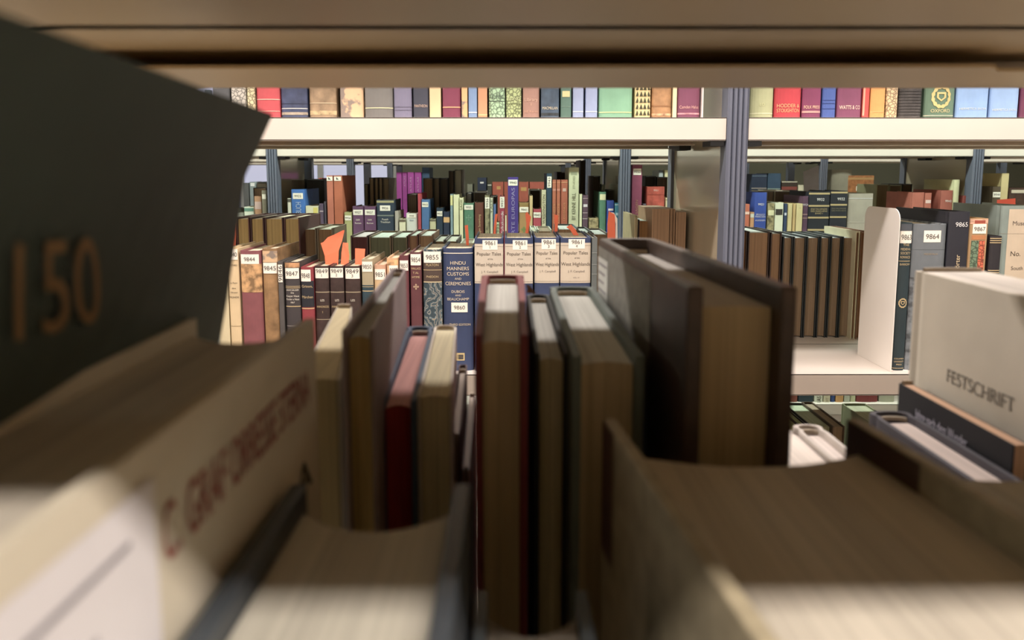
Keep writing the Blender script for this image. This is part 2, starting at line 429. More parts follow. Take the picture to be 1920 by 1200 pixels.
# unit A is the one the camera looks out of; its underside profile is visible, so it is built apart
STEELA_SHADED = mat('steel', 'c6b18c')      # same steel paint, browned: the underside's shade is put into the colour
rootA = empty('library_shelving', (PX0 - PSP / 2, YA0 + WU / 2, 0))
tag(rootA, 'beige metal shelving the picture is taken through, its underside dark across the top', 'shelving')
for k in (-1, 0, 1):
    post(rootA, PX0 + PSP * k, YA0 - .004, 1); post(rootA, PX0 + PSP * k, YA0 + WU + .004, -1)
for k in (-1, 0):
    xa, xb = PX0 + PSP * k + 0.0165, PX0 + PSP * (k + 1) - 0.0165
    for lv in (-2, -1, 0, 1, 2):
        zt = L0 + PIT * lv
        zbm = zt - LIP
        for far in (0, 1):
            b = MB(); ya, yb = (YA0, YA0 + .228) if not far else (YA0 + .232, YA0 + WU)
            b.box(xa, xb, ya, yb, zt - 0.0015, zt, STEELA_SHADED)
            b.box(xa, xb, ya, ya + .0015, zbm, zt - .0002, STEELA_SHADED); b.box(xa, xb, yb - .0015, yb, zbm, zt - .0002, STEELA_SHADED)
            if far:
                b.prism([(xa, YA0 + .331), (xb - .10, YA0 + .318), (xb - .09, YA0 + .331), (xb, YA0 + .331), (xb, yb), (xa, yb)], zbm - .0005, zbm + .001, 'z', STEELA_SHADED)
                b.box(xa, xb, ya, YA0 + .36, zbm + .008, zbm + .0095, STEELA_SHADED)
                b.box(xa, xb, ya, ya + .004, zbm, zbm + .009, STEELA_SHADED)
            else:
                b.box(xa, xb, ya, yb, zbm, zbm + .0015, STEELA_SHADED)
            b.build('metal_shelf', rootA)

unit(YB0, (-2, -1, 0, 1, 2), 'blue-posted cream shelving directly across the aisle from the camera', panels=(-1, 0, 1))
unit(YC0, (-3, -2, -1, 0, 1, 2), 'blue-posted shelving second across the aisle, its lips tinted pale green', panels=(-1, 0, 1))
unit(YD0, (-3, -2, -1, 0, 1, 2), 'blue-posted shelving third across, mostly hidden behind crowded books', panels=(0,))
unit(YE0, (-3, -2, -1, 0, 1), 'farthest blue-posted shelving in front of the olive back wall', levels=(-3, -2, -1, 0, 1))

# ------------------------------------------------------------------ rows of books, spines towards the camera
def spine_row(Ysp, z0, where, group, rows, ym=None, dep=0.68, dmax=0.165, upper=False):
    for i, r in enumerate(rows):
        x0, x1, yt, cov, desc = r[:5]; marks = r[5] if len(r) > 5 else (); op = r[6] if len(r) > 6 else {}
        if yt is None: h = 0.20 + 0.045 * rnd.random(); y_ = ym
        else: h = zY(yt, Ysp) - z0; y_ = yt
        y_ = op.pop('ym', y_)
        xa, xb = Xp(x0, y_, Ysp), Xp(x1, y_, Ysp)
        g = 0.0004; d = min(dmax, h * dep) * (0.93 + 0.07 * rnd.random()); d = op.pop('d', d)
        bl = op.pop('bulge', min(0.006, (xb - xa) * 0.16))
        off = op.pop('off', rnd.random() * 0.003)
        book(desc + where, (xa + g, xb - g), Ysp + off, d, 1, z0, h, cover=cov, bulge=bl, marks=marks, group=group, **op)
GD = 'd8bd84'; PG = 'c8b27a'; WH = 'f0ead8'

# top shelf of unit B: only the feet of the spines show
U = ' on the top shelf, left bay'
spine_row(1.115, L1, U, 'books on the top shelf of the left bay', [
 (398, 431, None, 'cloth:4b4d50', 'dark grey book half hidden by the black cover'),
 (433, 462, None, 'ornate:a8a498', 'black and white marbled book'),
 (464, 479, None, 'ornate:b8ac80', 'narrow floral patterned book'),
 (480, 525, None, 'cloth:c04048', 'red cloth book with pale gold fillet', [('band', 187, 1.4, 'f0c0a8'), ('band', 209, 1.6, 'e89888')]),
 (526, 576, None, 'leather:3c4768', 'navy book with scuffed foot and gold line', [('band', 204, 1.6, 'c8c8c8'), ('band', 195, 1, '2c3450'), ('blk', 211, 216, 'worn:9a8c78')]),
 (578, 630, None, 'leather:9c805c', 'worn tan calf book', [('band', 194, 1.4, 'd0b890'), ('blk', 208, 216, 'worn:b09868')]),
 (636, 681, None, 'patchy:d8b080', 'book whose leather has flaked away in patches'),
 (683, 737, None, 'cloth:6f6d68', 'wide dark grey cloth book with cream line', [('band', 203, 1.8, 'd8d0a0')]),
 (738, 772, None, 'cloth:73708a', 'lavender grey book', [('band', 201, .8, '5c5870'), ('band', 207, .8, '5c5870')]),
 (774, 804, None, 'cloth:3a3d4c', 'black-blue book lettered PANTHEON', [('txt', 'PANTHEON', 199, 5, 'c8a890')]),
 (805, 827, None, 'paper:e0bd88', 'cream unlettered book beside the black-blue one', (), {'bulge': .001}),
 (829, 864, None, 'cloth:7e2f4b', 'maroon book with a thin gold title line', [('band', 201.5, 2.2, 'e0a070')]),
 (865, 877, None, 'patchy:e0a868', 'torn orange-tan pamphlet'),
 (878, 895, None, 'cloth:6f8fb8', 'narrow steel-blue book with white line', [('band', 211, 2, 'd8e4f0')]),
 (896, 914, None, 'paper:c98d5e', 'thin terracotta brown book', [('blk', 214, 217, 'e8b070')], {'bulge': .001}),
 (916, 947, None, 'ornate:8cb088', 'pale green book with ornate dark scrollwork', [('txt', 'FAUNEO', 182, 7, '4a6050'), ('band', 190, 1, '4a6050')]),
 (949, 978, None, 'ornate:94a468', 'olive green book with ornamented panel', [('txt', 'BOND', 185, 6, 'c0cc90'), ('band', 195, 1, '6a7848')]),
 (980, 1012, None, 'cloth:9c7464', 'dusty pink-brown series volume with a circled numeral', [('txt', 'Library', 187, 6, 'd0a890'), ('txt', '1', 196, 5, 'd8b090'), ('txt', 'Bd. Karen', 209, 4.5, 'c8987c')]),
 (1014, 1049, None, 'leather:3f5468', 'slate-blue book lettered MACMILLAN', [('txt', 'MACMILLAN', 203, 5, 'd0c4a0'), ('blk', 212, 217, 'worn:2c3438')]),
 (1051, 1072, None, 'cloth:4a6e60', 'dark green book with gold block at the edge', [('rect', 171, 182, .15, .85, 'd0c080'), ('band', 200, .8, '6f9080')]),
 (1074, 1095, None, 'cloth:8d9dc0', 'pale blue volume, left one of the pair', [('band', 209.5, 1.6, 'e8ecf4')]),
 (1098, 1121, None, 'cloth:8d9dc2', 'pale blue volume, right one of the pair', [('band', 209.5, 1.6, 'e8ecf4')]),
 (1123, 1187, None, 'cloth:6fa885', 'very wide mint green book with a cream line', [('band', 211, 2, 'c8d890')]),
 (1191, 1221, None, 'paper:dfc684', 'cream book printed with rows of small triangles', [('tri',)]),
 (1223, 1261, None, 'leather:b0804c', 'caramel brown book with blind frame', [('band', 199, 3, 'a07040'), ('blk', 213, 217, 'worn:c89868')]),
 (1262, 1270, None, 'paper:ecd8a0', 'thin cream pamphlet', (), {'bulge': .0005}),
 (1271, 1314, None, 'cloth:7e3f5c', 'purple-maroon book in gothic lettering at the bay end', [('txt', 'Camden Halus', 201, 5.5, 'e8b0a0'), ('blk', 212, 215, 'worn:c88890')]),
], ym=205)
U = ' on the top shelf, right bay'
spine_row(1.115, L1, U, 'books on the top shelf of the right bay', [
 (1408, 1453, None, 'cloth:a2a878', 'pale sage green book', [('txt', 'LO', 196, 5, 'c8cc90'), ('blk', 212, 214, 'c8cca0')]),
 (1454, 1505, None, 'cloth:c02a38', 'bright red book lettered HODDER STOUGHTON', [('txt', 'HODDER &', 198.5, 6.5, 'f0b070'), ('txt', 'STOUGHTON', 207.5, 6.5, 'f0b070')]),
 (1506, 1542, None, 'cloth:82325a', 'plum book lettered FOLK PRESS', [('txt', 'FOLK PRESS', 201, 5.5, 'f0c8a0'), ('band', 210, 4, 'c89890')]),
 (1544, 1570, None, 'cloth:3d5ca8', 'narrow royal blue book with dark rules', [('band', 188, 1, '2c448a'), ('band', 194, 1, '2c448a'), ('band', 204, 1, '2c448a')]),
 (1572, 1619, None, 'cloth:813f60', 'plum book lettered WATTS & CO', [('txt', 'WATTS & CO', 201.5, 7, 'f4d8c0')]),
 (1620, 1633, None, 'cloth:d04038', 'thin vermilion book', [('rect', 160, 217, .0, .25, 'e8a080')]),
 (1634, 1662, None, 'cloth:d8963c', 'ochre orange book', [('band', 210, 1.2, 'e8b868')]),
 (1664, 1686, None, 'ornate:c8a878', 'narrow tan book with leaf ornament'),
 (1688, 1734, None, 'leather:4a4644', 'thick black book with many raised ribs', [('band', 172 + 5.5 * i, 1.2, '2a2828') for i in range(9)], {'bulge': .008}),
 (1738, 1796, None, 'cloth:56765c', 'green book with gold crest lettered OXFORD', [('crest', 182, 20, 'd8c070'), ('txt', 'OXFORD', 208, 6, 'd8c888'), ('band', 217, 1, 'e8e0c0')]),
 (1798, 1859, None, 'cloth:80a8d8', 'sky blue volume, left of two alike', [('txt', 'HERMETICA SACRA', 204, 4, 'd0d8c8')]),
 (1862, 1917, None, 'cloth:84aad8', 'sky blue volume, right of two alike', [('txt', 'HERMETICA SACRA', 206, 4, 'd0d8c8')]),
 (1919, 1960, None, 'cloth:6a2a4a', 'dark maroon book at the picture edge'),
], ym=205)

# middle shelf of unit B: 9840 to 9867
MG = 'books with call labels on the middle shelf across the aisle'
def lab(y0, y1, s, u0=0.04, u1=0.96): return ('lab', y0, y1, s, u0, u1)
DK = '3a302c'
spine_row(1.118, L0, '', MG, [
 (403, 424, 470, 'paper:cfc195', 'cream book left of number 9840, mostly hidden', (), {'bulge': .001}),
 (426, 447, 466, 'paper:d8bd8c', 'cream paper-bound book numbered 9840', [lab(467, 487, '9840'), ('txt', 'MYTHES', 497, 3, DK), ('txt', 'La Race', 530, 3, DK), ('txt', 'dans', 540, 3, DK), ('txt', "l'Ancien", 548, 3, DK), ('txt', 'MONDE', 557, 3.5, DK), ('band', 611, .7, '8a7858')], {'bulge': .002, 'ym': 500}),
 (448, 489, 470, 'cloth:8a4a50', 'maroon book with tan leather upper spine numbered 9844', [('blk', 494, 547, 'worn:c8985c'), lab(476, 494, '9844', .04, .9)]),
 (490, 519, 466, 'leather:9a7446', 'brown calf book numbered 9845', [('blk', 470, 491, 'patchy:d8b080'), lab(492, 512, '9845')]),
 (520, 530, 490, 'cloth:55504e', 'thin dark grey book with upright label 9846', [('vlab', 496, 529, '9846', .05, .95)], {'bulge': .001}),
 (532, 561, 491, 'cloth:403a3c', 'black book with gold lettering numbered 9847', [('blk', 492, 501, 'worn:c89058'), lab(502, 522, '9847'), ('band', 536, 1, GD), ('band', 539, 1, GD), ('txt', 'GRIMM BRUDER', 543, 3, WH), ('txt', 'Die', 548, 3, WH), ('txt', 'Kaspar Haus', 554, 3.6, WH), ('txt', 'Kinder u Haus', 560, 3.6, WH), ('txt', '1867', 566, 3, WH), ('band', 573.5, 1.6, GD), ('band', 610, 1.5, '8f8a86')]),
 (562, 587, 501, 'cloth:96303a', 'red and black book titled Marchen numbered 9848', [('blk', 526, 575, 'cloth:22242e'), lab(505, 527, '9848', .02, .8), ('txt', 'Grimm,', 536, 5, GD), ('txt', 'Märchen', 556, 5, GD), ('band', 577.5, 2, 'e0b880')]),
 (588, 616, 499, 'leather:42302e', 'dark brown book numbered 9849, leftmost of three alike', [lab(502, 521, '9849|1'), ('band', 547, 2, 'a8987c'), ('band', 598, 1.4, 'a8987c'), ('txt', 'LES', 562, 4, WH), ('txt', 'ANNONCES', 574, 4, GD), ('txt', '1', 584, 4, GD)]),
 (617, 644, 499, 'leather:42302e', 'dark brown book numbered 9849, middle of three alike', [lab(502, 520, '9849|2'), ('band', 547, 2, 'a8987c'), ('band', 598, 1.4, 'a8987c'), ('txt', 'LES', 562, 4, WH), ('txt', 'ANNONCES', 574, 4, GD), ('txt', '2', 584, 4, GD)]),
 (645, 675, 499, 'leather:44322f', 'dark brown book numbered 9849, rightmost of three alike', [lab(502, 522, '9849|3'), ('band', 547, 2, 'a8987c'), ('band', 598, 1.4, 'a8987c'), ('txt', 'LES', 562, 4, WH)]),
 (677, 699, 486, 'paper:a89a78', 'cream-topped book with dark teal foot numbered 9850', [('blk', 534, 690, 'cloth:24404c'), lab(490, 509, '9850'), ('band', 537, 1, GD), ('band', 545, 1.6, GD)]),
 (700, 723, 497, 'paper:cf9e7c', 'peach book numbered 9851', [('blk', 524, 690, 'paper:d4b07c'), lab(504, 524, '9851')]),
 (724, 747, 484, 'paper:d8a878', 'torn peach paper book between numbers 9851 and 9853', [('blk', 487, 497, 'worn:e0a868'), lab(497, 515, '9852', .2, .95)]),
 (748, 766, 479, 'cloth:6a3038', 'narrow maroon book with gold strip numbered 9853', [lab(488, 507, '9853'), ('up', 'RELIGIONS', 575, 620, GD, 3)]),
 (768, 790, 473, 'cloth:643238', 'maroon book with gold diamond numbered 9854', [lab(476, 497, '9854'), ('txt', 'WALLACE', 503, 4, GD), ('txt', 'T.AL', 511, 4, GD), ('txt', 'HYME', 519, 4, GD), ('dia', 537, 4, 'c8a888')]),
 (792, 828, 468, 'marble:46606c', 'blue marbled book titled Platon Phedon numbered 9855', [('blk', 491, 527, 'cloth:4f3d34'), lab(471, 492, '9855'), ('txt', 'PLATON', 496, 4.4, GD), ('band', 505.5, 1, GD), ('txt', 'PHEDON', 518, 4, GD), ('band', 528, 1.8, 'e0cfa0')]),
 (829, 887, 466, 'cloth:2f3f66', 'wide navy book titled Hindu Manners Customs numbered 9860', [('band', 474, 1.6, WH), ('txt', 'HINDU', 492, 6.5, 'e8d8b8'), ('txt', 'MANNERS', 502.5, 6.5, 'e8d8b8'), ('txt', 'CUSTOMS', 512.5, 6.5, 'e8d8b8'), ('txt', 'AND', 521.5, 4, 'e8d8b8'), ('txt', 'CEREMONIES', 530.5, 6.5, 'e8d8b8'), ('txt', 'DUBOIS', 545.5, 5, 'e8d8b8'), ('txt', 'AND', 552.5, 3.6, 'e8d8b8'), ('txt', 'BEAUCHAMP', 559.5, 5, 'e8d8b8'), lab(566, 584, '9860', .27, .81), ('txt', 'THIRD EDITION', 607, 4.2, 'd8c8a0', .2, .9), ('rect', 660, 674, .38, .7, 'c8b070'), ('rect', 663, 672, .42, .66, 'cloth:2f3f66')]),
] + [
 (889 + 0, 944, 447, 'cloth:2f3f66', 'blue book with cream title paper numbered 9861, volume 1', [('blk', 457, 531, 'paper:c9bca8'), ('band', 462, .5, '5a5048'), lab(450, 468, '9861|1', .28, .8), ('txt', 'Popular Tales', 475.5, 6, '5a5048'), ('txt', 'of the', 485, 3, '5a5048', .4, .7), ('txt', 'West Highlands', 495.5, 6.5, '5a5048', .04, .98), ('txt', 'J. F. Campbell', 509, 4, '7a7068', .2, .85), ('txt', 'VOL. I', 520, 2.6, '7a7068', .4, .65), ('band', 528, .5, '5a5048')], {'bulge': .003}),
 (946, 1000, 446, 'cloth:2f3f66', 'blue book with cream title paper numbered 9861, volume 2', [('blk', 457, 531, 'paper:c9bca8'), ('band', 462, .5, '5a5048'), lab(450, 468, '9861|2', .28, .8), ('txt', 'Popular Tales', 475.5, 6, '5a5048'), ('txt', 'of the', 485, 3, '5a5048', .4, .7), ('txt', 'West Highlands', 495.5, 6.5, '5a5048', .04, .98), ('txt', 'J. F. Campbell', 509, 4, '7a7068', .2, .85), ('band', 528, .5, '5a5048')], {'bulge': .003}),
 (1002, 1050, 446, 'cloth:2f3f66', 'blue book with cream title paper numbered 9861, volume 3', [('blk', 455, 530, 'paper:cbbda6'), ('band', 460, .5, '5a5048'), lab(448, 467, '9861|3', .28, .85), ('txt', 'Popular Tales', 474, 6, '5a5048'), ('txt', 'of the', 484, 3, '5a5048', .4, .7), ('txt', 'West Highlands', 495, 6.5, '5a5048', .04, .98), ('txt', 'J. F. Campbell', 508, 4, '7a7068', .2, .85), ('band', 527, .5, '5a5048')], {'bulge': .003}),
 (1051, 1109, 446, 'cloth:2f3f66', 'blue book with cream title paper numbered 9861, volume 4', [('blk', 455, 530, 'paper:c8b9a2'), ('band', 460, .5, '5a5048'), lab(448, 466, '9861|4', .26, .8), ('txt', 'Popular Tales', 473.5, 6, '5a5048'), ('txt', 'of the', 483, 3, '5a5048', .4, .7), ('txt', 'West Highlands', 494.5, 6.5, '5a5048', .02, .98), ('txt', 'J. F. Campbell', 508, 4, '7a7068', .2, .85), ('txt', 'VOL. IV', 520, 2.6, '7a7068', .4, .65), ('band', 527, .5, '5a5048')], {'bulge': .003}),
 (1110, 1121, 446, 'cloth:5f6664', 'narrow grey-green book with small pale bars beside volume 4', [('band', 474, 1, '8f9694'), ('band', 496, 1, '8f9694'), ('band', 514, 1, '8f9694')], {'bulge': .001}),
 # right bay
 (1693, 1716, 418, 'cloth:22363c', 'dark teal book titled The Medieval Society Romances numbered 9863', [('blk', 420, 433, 'cloth:4a5058'), lab(433, 456, '9863', .0, .98), ('txt', 'THE', 459, 4.5, GD), ('txt', 'MEDIEVAL', 467, 4.5, GD), ('txt', 'SOCIETY', 474.5, 4.5, GD), ('txt', 'ROMANCES', 482, 4.5, GD), ('band', 489.5, 1, GD), ('txt', 'BARROW', 495.5, 4, GD), ('crest', 568, 9, GD), ('txt', 'COLUMBIA', 672, 3, GD), ('txt', 'UNIVERSITY', 677.5, 3, GD), ('txt', 'PRESS', 683, 3, GD), ('band', 690, 1, GD)], {'bulge': .003, 'd': .10}),
 (1717, 1781, 420, 'worn:6f767c', 'grey half-cloth book with square label 9864', [('blk', 421, 520, 'cloth:6a7278'), lab(432, 454, '9864', .3, .82), ('band', 468, .6, '555c62'), ('txt', 'MEDIEVALIA', 476, 3.4, 'b09a78', .3, .8)], {'bulge': .004}),
 (1783, 1823, 397, 'cloth:23242f', 'black book with white number 9865', [('txt', '9865', 421, 8.5, 'f4f4f4', .24, .96), ('up', 'wörter', 478, 512, 'e8d0a0', 9)], {'bulge': .002}),
 (1824, 1860, 410, 'paper:b8905c', 'tan book with green and orange fan picture numbered 9867', [('blk', 411, 420, 'worn:e0a888'), ('rect', 413, 419, .22, .8, 'a8452c'), lab(420, 438, '9867', .14, .88), ('rect', 441, 449, .12, .88, 'c07a3c'), ('rect', 451, 512, .12, .5, 'ornate:5f7a5c'), ('rect', 451, 512, .52, .86, 'ornate:c85a34')], {'bulge': .003}),
 (1862, 1885, 443, 'cloth:28242a', 'black book with gold double bands right of number 9867', [('band', 447, 1.6, GD), ('band', 451, 1.6, GD), ('band', 455, 1.6, GD), ('band', 507, 1.6, GD), ('band', 511, 1.6, GD)]),
 (1886, 1950, 386, 'cloth:7f9088', 'grey-green book with cream title paper lettered Museum', [('rect', 392, 560, .18, 1, 'paper:c8b598'), ('txt', 'Museum', 418, 8, '6a6058', .25, .95), ('band', 438, .6, '8a8070'), ('txt', 'No.', 475, 9, '5a5048', .3, .6), ('txt', 'South', 502, 7, '6a6058', .25, .8)], {'bulge': .006, 'd': .13}),
])
# ------------------------------------------------------------------ unit C spines
CG = 'books with call labels on the second unit'
Wc = ' on the second unit'
def l4(y0, s, u0=.06, u1=.94, hh=9): return ('lab', y0, y0 + hh, s, u0, u1)
spine_row(2.175, L0, Wc, CG, [
 (425, 440, 392, 'cloth:5a5a50', 'olive-grey book at the far left'),
 (442, 456, 399, 'paper:8a8a80', 'low grey pamphlet at the far left'),
 (457, 475, 388, 'paper:d8e0cc', 'low white and teal book', [('blk', 390, 396, '5c8f7c')]),
 (476, 489, 368, 'paper:b8875f', 'pinkish tan book left of the blue post', [('blk', 378, 392, 'c8a8a0')]),
 (490, 499, 357, 'cloth:7c7660', 'narrow khaki book left of the blue post', [('rect', 364, 373, .1, .9, 'e0dcc8')]),
 (538, 545, 372, 'paper:e0e0cc', 'thin white book with dark head', [('blk', 373, 379, '5c5a50')]),
 (546, 571, 355, 'cloth:2f6fc0', 'bright blue book lettered BUCH', [l4(362, '9922', .1, .88, 11), ('up', 'BUCH', 379, 400, 'b8d0f0', 10)], {'bulge': .001}),
 (573, 597, 386, 'paper:d8d4b0', 'low cream and yellow book', [('rect', 389, 402, .6, .95, 'd8c850'), ('blk', 408, 416, '3038c8')], {'bulge': .001}),
 (598, 606, 382, 'cloth:5c4a64', 'thin purple-grey book, left of two', [('band', 396, 2, 'c8b8c0')]),
 (607, 611, 378, 'cloth:4a4450', 'thin dark purple book, right of two'),
 (612, 624, 329, 'cloth:c06a50', 'tall salmon volume, left of two', [('lab', 331, 339, '', .0, .96)], {'bulge': .001, 'd': .19}),
 (625, 641, 329, 'cloth:b8603c', 'tall rust volume, right of two', [('lab', 331, 339, '', .05, .9)], {'bulge': .001, 'd': .19}),
 (645, 659, 398, 'paper:a8a868', 'low yellow-green book', [l4(404, '9956')]),
 (660, 681, 387, 'cloth:6a4268', 'purple volume, left of two', [l4(393, '9927', hh=10), ('txt', 'DER', 412, 3, WH), ('txt', 'Roman', 418, 3, WH)]),
 (682, 704, 387, 'cloth:6a4268', 'purple volume, right of two', [l4(393, '9927', hh=10), ('txt', 'DER', 412, 3, WH), ('txt', 'Roman', 418, 3, WH)]),
 (705, 738, 375, 'cloth:2c3c50', 'wide navy book with cream head', [('blk', 376, 380, 'a8a070'), l4(385, '9926', .2, .8, 10), ('band', 404, 2.4, '808c88'), ('txt', 'Poetik', 411, 3.4, WH), ('txt', 'Tradition', 416, 3.4, WH)]),
 (740, 746, 396, 'paper:b0a89c', 'thin greyish book right of the navy one'),
 (748, 760, 411, 'paper:d8d4b0', 'very low cream book', [('blk', 411, 416, '6a5c48')]),
 (761, 782, 400, 'paper:ccd0c8', 'low white book with blue writing', [('lab', 401, 408, '9928', .1, .9), ('txt', 'ERA', 413, 3, '40608a')]),
 (783, 789, 363, 'cloth:b83c48', 'thin red book'),
 (790, 804, 374, 'cloth:4470a8', 'mid blue book', [l4(379, '9932')], {'bulge': .003}),
 (805, 817, 411, 'paper:c0bc90', 'low cream pamphlet right of the mid blue book', [('blk', 411, 415, '6a6450')]),
 (818, 830, 390, 'cloth:24384c', 'navy book with square label', [l4(396, '9933')]),
 (831, 843, 397, 'cloth:22304a', 'navy book with orange paper label', [('rect', 407, 417, .0, 1, 'd8a868')]),
 (844, 849, 364, 'cloth:7f9ca8', 'thin light blue and yellow book', [('rect', 366, 385, .0, 1, 'd8d488')]),
 (850, 860, 365, 'paper:dcdcae', 'cream yellow book, wider of two'),
 (861, 868, 371, 'paper:dcdcae', 'thin cream book with upright lettering', [('up', 'SAGE', 374, 394, '6a6448', 4)]),
 (869, 888, 381, 'cloth:4c8468', 'sea green book', [l4(384, '9935', .04, .96, 9), ('dia', 408, 4, '6fa088')]),
 (890, 907, 380, 'cloth:6f3a2c', 'red-brown book with gold upright title', [('up', 'Sagen Sammlung', 402, 440, GD, 4)]),
 (909, 918, 366, 'worn:8a8460', 'olive mottled book', [('vlab', 370, 391, '9936')]),
 (919, 924, 371, 'paper:c8ccae', 'thin pale grey book', [('up', 'TALE', 374, 400, '5a5a4a', 3)]),
 (925, 930, 383, 'cloth:5070a8', 'thin blue book half hidden by an orange slip'),
 (931, 936, 417, 'paper:b8c8a0', 'low pale green book', [('up', '993', 420, 436, '4a5a40', 4)]),
 (937, 946, 368, 'cloth:a83050', 'crimson book with white title', [('vlab', 369, 390, '9937'), ('up', 'Volkskunde', 396, 440, 'f4e8e8', 5)]),
 (947, 950, 404, 'paper:dcd8b0', 'thin cream pamphlet left of the violet book'),
 (952, 972, 332, 'cloth:4a3590', 'tall violet book lettered EUROPAS', [l4(337, '9940', .05, .93, 11), ('up', 'ORTE EUROPAS', 352, 450, 'a8a0d8', 6)], {'bulge': .001}),
 (973, 992, 380, 'paper:b0884a', 'ochre book with cream label', [('blk', 381, 386, '9a7c3c'), l4(388, '9941', .04, .96, 10), ('dia', 430, 4, '6f9a50')]),
 (993, 999, 367, 'paper:d0b478', 'thin sand coloured book'),
 (1000, 1015, 392, 'cloth:b84454', 'rose red book', [l4(398, '9942', .02, .96, 10)]),
 (1016, 1024, 356, 'paper:ccc8a0', 'cream book with upright lettering', [('up', 'WASHINGTON', 365, 420, '5a5440', 5)]),
 (1025, 1035, 325, 'cloth:24445a', 'tall dark blue book with upright label', [('vlab', 331, 352, '9943', .1, .95)], {'bulge': .001, 'd': .17}),
 (1036, 1043, 337, 'cloth:b86444', 'terracotta volume, leftmost of three', [('band', 342, 1, 'e8a878'), ('band', 356, 4, 'd8907c'), ('up', 'LEGENDS', 382, 430, 'e0a068', 3)]),
 (1044, 1051, 337, 'cloth:b86444', 'terracotta volume, middle of three', [('band', 342, 1, 'e8a878'), ('band', 356, 4, 'd8907c'), ('up', 'LEGENDS', 382, 430, 'e0a068', 3)]),
 (1052, 1065, 337, 'cloth:b05c40', 'terracotta volume, widest and rightmost of three', [('band', 342, 1.4, 'e8a878'), ('rect', 353, 359, .25, .75, 'd0a898'), ('up', 'LEGENDS', 380, 414, 'e0a068', 3)]),
 (1067, 1086, 314, 'paper:c4c8a0', 'very tall pale green book with upright title', [('rect', 322, 328, .2, .8, '9aa080'), ('up', 'BY KENNE HILL', 362, 412, '6a6c58', 7), ('up', 'STUDIES', 330, 354, '9aa080', 4)], {'bulge': .001}),
 (1087, 1092, 364, 'paper:dce0b4', 'thin cream-green book'),
 (1093, 1103, 366, 'cloth:62485a', 'mauve-brown book with pale bands', [('band', 372, 1, 'c0a8b0'), ('rect', 383, 388, .1, .9, 'd8d0d8'), ('band', 399, 1.4, 'c0a8b0'), ('band', 410, 1.4, 'c0b8b8')]),
 (1104, 1123, 409, 'worn:a89868', 'low mottled cream book'),
 (1125, 1137, 360, 'cloth:4f8468', 'green book with dark side', [('rect', 364, 375, .0, .95, 'dcd8a8')], {'d': .17}),
 (1138, 1152, 376, 'cloth:2a48a0', 'cobalt blue book', [('rect', 391, 395, .2, .9, 'e8d8d8')]),
 (1153, 1163, 381, 'cloth:2f7c94', 'teal book left of the post', [('band', 384, 1.2, 'd8e0d8'), ('rect', 399, 404, .2, .95, 'a8c8d0')]),
 (1186, 1205, 309, 'cloth:8c3c5c', 'very tall maroon book right of the post', [('lab', 316, 328, '9950', .1, .9), ('up', 'DEUTSCHE SAGEN', 375, 445, 'c08c70', 4)], {'bulge': .001, 'd': .17}),
 (1206, 1212, 382, 'cloth:605664', 'thin grey-purple book beside the tall maroon one', [('band', 386, 1, 'c8c0c8')]),
 (1214, 1247, 350, 'leather:c05040', 'orange-red box-like book', [('txt', '9951', 357, 3.4, 'e8d0c8', .3, .7), ('band', 365, .8, 'a84034')], {'bulge': .002}),
 (1249, 1262, 371, 'paper:dcd0a0', 'pale yellow book left of the dark post', [('blk', 373, 376, 'b8a878')]),
 # right bay
 (1397, 1407, 383, 'cloth:c86848', 'salmon red book beside the big post', [('rect', 397, 402, .0, 1, 'f0c8b8')]),
 (1408, 1416, 398, 'paper:c8905c', 'low tan book with white label', [('rect', 401, 408, .0, 1, 'c8ccc0')]),
 (1417, 1440, 361, 'cloth:2c4ca8', 'royal blue book numbered 9923', [('txt', '9923', 383, 4, 'f4f4f4'), ('txt', 'BRAUCH', 402, 3, 'd8d8e8'), ('txt', 'MARCHEN', 406, 3.6, 'd8d8e8'), ('txt', 'AUSGABEN', 413, 3, 'd8d8e8')]),
 (1441, 1454, 381, 'worn:94885c', 'mottled khaki book', [('rect', 394, 404, .08, .96, 'dcd8a8')]),
 (1455, 1471, 380, 'paper:dce0c4', 'white book with black torn corner', [('rect', 392, 403, .05, .9, '3c3430')]),
 (1472, 1478, 382, 'cloth:2c4064', 'thin navy book', [('rect', 399, 404, .1, .8, 'c8d0e0')]),
 (1479, 1488, 382, 'paper:d0c084', 'straw yellow volume, first of three'),
 (1489, 1494, 382, 'paper:c8a868', 'thin straw yellow volume, second of three'),
 (1495, 1507, 382, 'paper:d4c488', 'straw yellow volume, third of three', [('txt', '12', 390, 2.5, '9a8850')]),
 (1508, 1518, 368, 'cloth:5a3a54', 'plum book with white number', [('txt', '9924', 384, 4, 'e8e0e8', 0, 1), ('band', 402, 1.6, 'b08a88'), ('band', 409, 1.6, 'a8887c')]),
 (1519, 1559, 359, 'cloth:20252f', 'black lawbook with gold bands, left of two', [('band', 363, 3.2, PG), ('txt', '9932', 374, 5, 'f4f4f4', .35, .75), ('band', 386, 3.2, PG), ('txt', 'ENCYKLOPADIE', 392, 3, PG), ('txt', 'DES MARCHENS', 396, 3, PG), ('txt', 'BAND 1', 400, 3, PG), ('band', 408, 3.2, PG), ('band', 431, 3.2, PG)], {'bulge': .003}),
 (1560, 1592, 358, 'cloth:20252f', 'black lawbook with gold bands, right of two', [('band', 361, 3.2, PG), ('txt', '9932', 373, 5, 'f4f4f4', .35, .85), ('band', 384, 3.2, PG), ('txt', 'ENCYKLOPADIE', 391, 2.6, '8a8468'), ('txt', 'DES MARCHENS', 395, 2.6, '8a8468'), ('band', 407, 3.2, PG), ('band', 430, 3.2, PG)], {'bulge': .003}),
 (1594, 1641, 363, 'paper:a8a090', 'thick book in crinkled grey plastic film', [('band', 372, 1.4, 'd8d8d8'), ('band', 417, 1, 'c8c4b8')], {'bulge': .006}),
